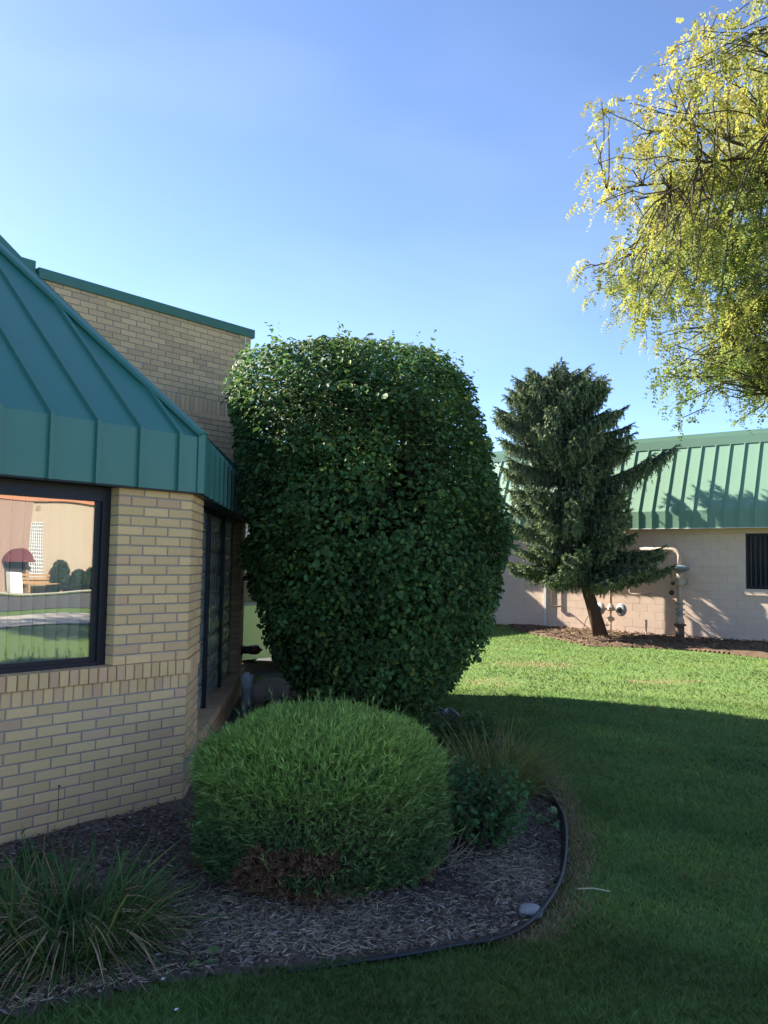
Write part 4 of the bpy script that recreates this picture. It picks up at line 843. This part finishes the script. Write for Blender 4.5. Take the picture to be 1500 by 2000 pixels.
def edging(name, pts, hs, label, m, br=.010):
    n = 60; P = spline(pts, n); h = np.interp(np.linspace(0, 1, n), np.linspace(0, 1, len(hs)), hs); t = norm(np.gradient(P, axis=0)); nrm = np.stack([-t[:, 1], t[:, 0], 0*t[:, 0]], 1)
    top = P*[1, 1, 0]+np.outer(h, Z); e = thing(name, (*P[n//2][:2], 0), label, 'edging')
    lean = nrm*-.05
    bot = top*[1, 1, 0]+lean-[0, 0, .03]; V = np.concatenate([top, bot, top+nrm*.005, bot+nrm*.005]); F = [[i, i+1, n+i+1, n+i] for i in range(n-1)]+[[2*n+i, 3*n+i, 3*n+i+1, 2*n+i+1] for i in range(n-1)]
    part('strip', mesh_np('strip', V, F, m, smooth=True), None, e); part('bead', MB().tube(top, br, 7), m, e, True)
E_ = [gnd(x, y) for x, y in ((1046, 1497), (1062, 1535), (1085, 1580), (1102, 1625), (1106, 1680), (1096, 1735), (1068, 1780), (1028, 1818), (970, 1842), (900, 1853), (820, 1866), (700, 1880), (560, 1895))]
edging('bed_edging', [p_*[1, 1, 0] for p_ in E_], [.045, .05, .065, .095, .095, .06, .04, .03, .022, .02, .015, .005, -.01], 'curved black plastic edging around the front of the bed', M['black'])
E2 = [gnd(x, y, .05) for x, y in ((735, 1351), (775, 1353), (800, 1364), (835, 1369), (865, 1385), (880, 1386), (905, 1402))]
edging('bed_edging', [p_*[1, 1, 0] for p_ in E2], [.05, .07, .04, .065, .04, .06, .02], 'wavy strip of edging coloured pale as sky glint, right of the tall shrub', M['edgeglint'], .011)
c = gnd(1035, 1790); mb = MB(); th = np.linspace(0, 2*math.pi, 13)[:-1]
Vr = [(c[0]+(.058*math.cos(a))*s_*random.uniform(.85, 1.15), c[1]+.045*math.sin(a)*s_*random.uniform(.85, 1.15), z) for z, s_ in ((0, .9), (.03, 1.05), (.052, .75), (.06, .35)) for a in th]
mb.add(Vr, [[i*12+j, i*12+(j+1) % 12, (i+1)*12+(j+1) % 12, (i+1)*12+j] for i in range(3) for j in range(12)]+[[36+j for j in range(12)]]); single('stone', mb, M['stone'], 'pale rounded stone on the mulch beside the edging', 'stone')
a, b = gnd(1128, 1736, .03), gnd(1192, 1741, .03); single('straw_stalk', MB().tube([a, (a+b)/2+[0, .01, .006], b], .0035, 5), mat('straw', (.5, .42, .26), .8), 'pale straw stalk lying on the grass right of the edging', 'stalk')
for (x, y), lb in (((318, 1913), 'white scrap on the bed edge below the grass clump'), ((440, 1824), 'white scrap on the straw in front of the juniper'), ((344, 1973), 'pale scrap lying in the grass at the bottom')):
    q = gnd(x, y, .03); single('paper_scrap', MB().prism([q+[-.007, -.004, 0], q+[.006, -.006, .003], q+[.009, .005, .005], q+[-.005, .006, .003]], (0, 0, .0015)), M['white'], lb, 'scrap')
q = gnd(1021, 1797, .03); 
v, f_, k = leafs(np.array([q]), np.array([[1., -.1, 0]]), np.array([[0., 0, 1]]), .04, .018); single('fallen_leaf', mesh_np('fallen_leaf', v, f_, mat('yellow_leaf', (.45, .4, .08), .6)), None, 'small yellow fallen leaf beside the pale stone', 'leaf')

# ================================================================== across the street (seen mirrored in the tinted window)
G0 = FA.p(0, GO, 0)
def mir(P): P = np.asarray(P, float); return P-2*((P-G0)@FA.n)[..., None]*FA.n if P.ndim > 1 else P-2*((P-G0)@FA.n)*FA.n
def mg(x, y, z=0.): return mir(gnd(x, y, z))
def band(name, l, r, z, m, ext=40):
    a0, a1 = mg(*l[0]), mg(*r[0]); b0, b1 = mg(*l[1]), mg(*r[1]); d1, d2 = norm(a1-a0), norm(b1-b0); struct(name, MB().poly([p+z*Z for p in (a0-d1*ext, a1+d1*ext, b1+d2*ext, b0-d2*ext)]), m)
band('sidewalk', ((0, 1204), (0, 1227)), ((178, 1197.5), (178, 1217.5)), .03, M['concrete'], 14)
band('road', ((0, 1164.5), (0, 1192)), ((178, 1160), (178, 1186.5)), .008, M['asphalt'])
band('far_kerb', ((0, 1162), (0, 1164.4)), ((178, 1157.6), (178, 1159.9)), .1, M['concrete'])
fb0, fb1 = mg(0, 1157), mg(178, 1153.5); fd = norm(fb1-fb0)
FC = Fr(fb0, fd)
if FC.n@(G0-fb0) < 0: FC = Fr(fb0, -fd)
def fpx(x, y):
    """pixel seen in the window -> (u, z) on the far facade"""
    C = np.array([0, 0, EYE]); r = ray(x, y); r2 = r-2*(r@FA.n)*FA.n; C2 = C+r*((G0-C)@FA.n)/(r@FA.n); t = ((FC.o-C2)@FC.n)/(r2@FC.n); P = C2+r2*t; return float((P-FC.o)@FC.d), float(P[2])
sh = thing('stucco_building', fb0, 'tan stucco building across the street, mirrored in the tinted window', 'building')
ztop = fpx(90, 978)[1]; ua, ub = sorted((fpx(56, 1100)[0], fpx(178, 1100)[0]))
u56 = fpx(56, 1100)[0]; sgn = 1 if fpx(178, 1100)[0] > u56 else -1
def fbx(mb, x0, x1, y0, y1, o0, o1):
    (a, z0), (b, z1) = fpx(x0, y1), fpx(x1, y0); return mb.fbox(FC, min(a, b), max(a, b), o0, o1, z0, z1)
e0, e1 = sorted((u56, u56+sgn*30)); part('wall', MB().fbox(FC, e0, e1, -8, 0, -.2, ztop), M['tan'], sh)
e0, e1 = sorted((u56, u56-sgn*22)); part('entrance_wall', MB().fbox(FC, e0, e1, -8, .1, -.2, ztop-.02), M['pink'], sh)
e0, e1 = sorted((u56-sgn*22, u56+sgn*30)); part('coping', MB().fbox(FC, e0, e1, -8.1, .16, ztop, ztop+.38), M['terra'], sh)
a, z0 = fpx(57, 1137); b, z1 = fpx(86, 1023); a, b = min(a, b), max(a, b)
gw = part('glass_block_strip', MB().fbox(FC, a, b, .002, .04, z0, z1), M['white'], sh)
for i in range(6):
    for j in range(18):
        w, h = (b-a)/6, (z1-z0)/18; part('glass_block', MB().fbox(FC, a+i*w+.02, a+(i+1)*w-.02, .03, .05, z0+j*h+.02, z0+(j+1)*h-.02), M['darkgray'], gw)
part('doorway', fbx(MB(), 8, 50, 1096, 1155, .102, .12), M['dark'], sh)
a, z0 = fpx(4, 1098); b, z1 = fpx(56, 1073); cu, hw = (a+b)/2, abs(a-b)/2
part('awning', MB().prism([FC.p(cu+hw*math.cos(t), .1, z0+(z1-z0)*math.sin(t)) for t in np.linspace(0, math.pi, 14)], FC.n*.5), M['maroon'], sh)
part('column', fbx(MB(), 10, 34, 1118, 1156, .15, .5), M['white'], sh)
part('vent', fbx(MB(), 69, 79, 987, 996, .001, .04), M['pink'], sh)
bc = thing('bench', FC.p(fpx(69, 1150)[0], .6, 0), 'orange wooden bench in front of the stucco building across the street', 'bench')
u0 = fpx(69, 1150)[0]
for z in (.45, .62, .80): part('back_slat', MB().fbox(FC, u0-.95, u0+.95, 0.35, .39, z, z+.12), M['wood'], bc)
part('seat', MB().fbox(FC, u0-.95, u0+.95, 0.38, .85, .40, .45), M['wood'], bc)
for du in (-.85, .85): part('leg', MB().fbox(FC, u0+du-.04, u0+du+.04, 0.36, .82, 0, .40), M['wood'], bc)
def blob(name, u, o, w, h, label, n=1800, grp=None, col=(.03, .055, .025)):
    c = FC.p(u, o, 0); th = thing(name, c, label, 'shrub', grp); q = rng.normal(size=(n, 3)); q = norm(q)*(rng.random((n, 1))**.25); P = q*[w/2, w/2, h/2]; P = np.sign(P)*np.abs(P); P[:, 2] += h/2; P = P+c
    nn = norm(q+rdir(n)*.6); dd = norm(np.cross(nn, rdir(n))); v, f_, k = leafs(P, dd, nn, .16, .12); part('crown', mesh_np('crown', v, f_, M['leaf'], np.repeat(jitcol(col, n, .25), k, 0)), None, th)['kind'] = 'stuff'
    part('stem', MB().tube([c-[0, 0, .05], c+[0, 0, h*.6]], .05, 6), M['bark'], th)
for x, w, y, lb in ((103, .85, 1091, 'tall columnar evergreen right beside the bench across the street'), (140, .9, 1110, 'middle columnar evergreen against the tan stucco wall across the street'), (171, .9, 1105, 'columnar evergreen farthest from the bench across the street')):
    u, z = fpx(x, y); blob('columnar_shrub', u, .6, w, z, lb, 1500)
for x, lb in ((122, 'low dark round shrub between the tall evergreens across the street'), (150, 'second low dark round shrub along the stucco wall'), (174, 'low dark round shrub at the end of the stucco wall row')):
    u, z = fpx(x, 1128); blob('round_shrub', u, .9, 1.25, z*.95, lb, 1300, col=(.018, .032, .016))
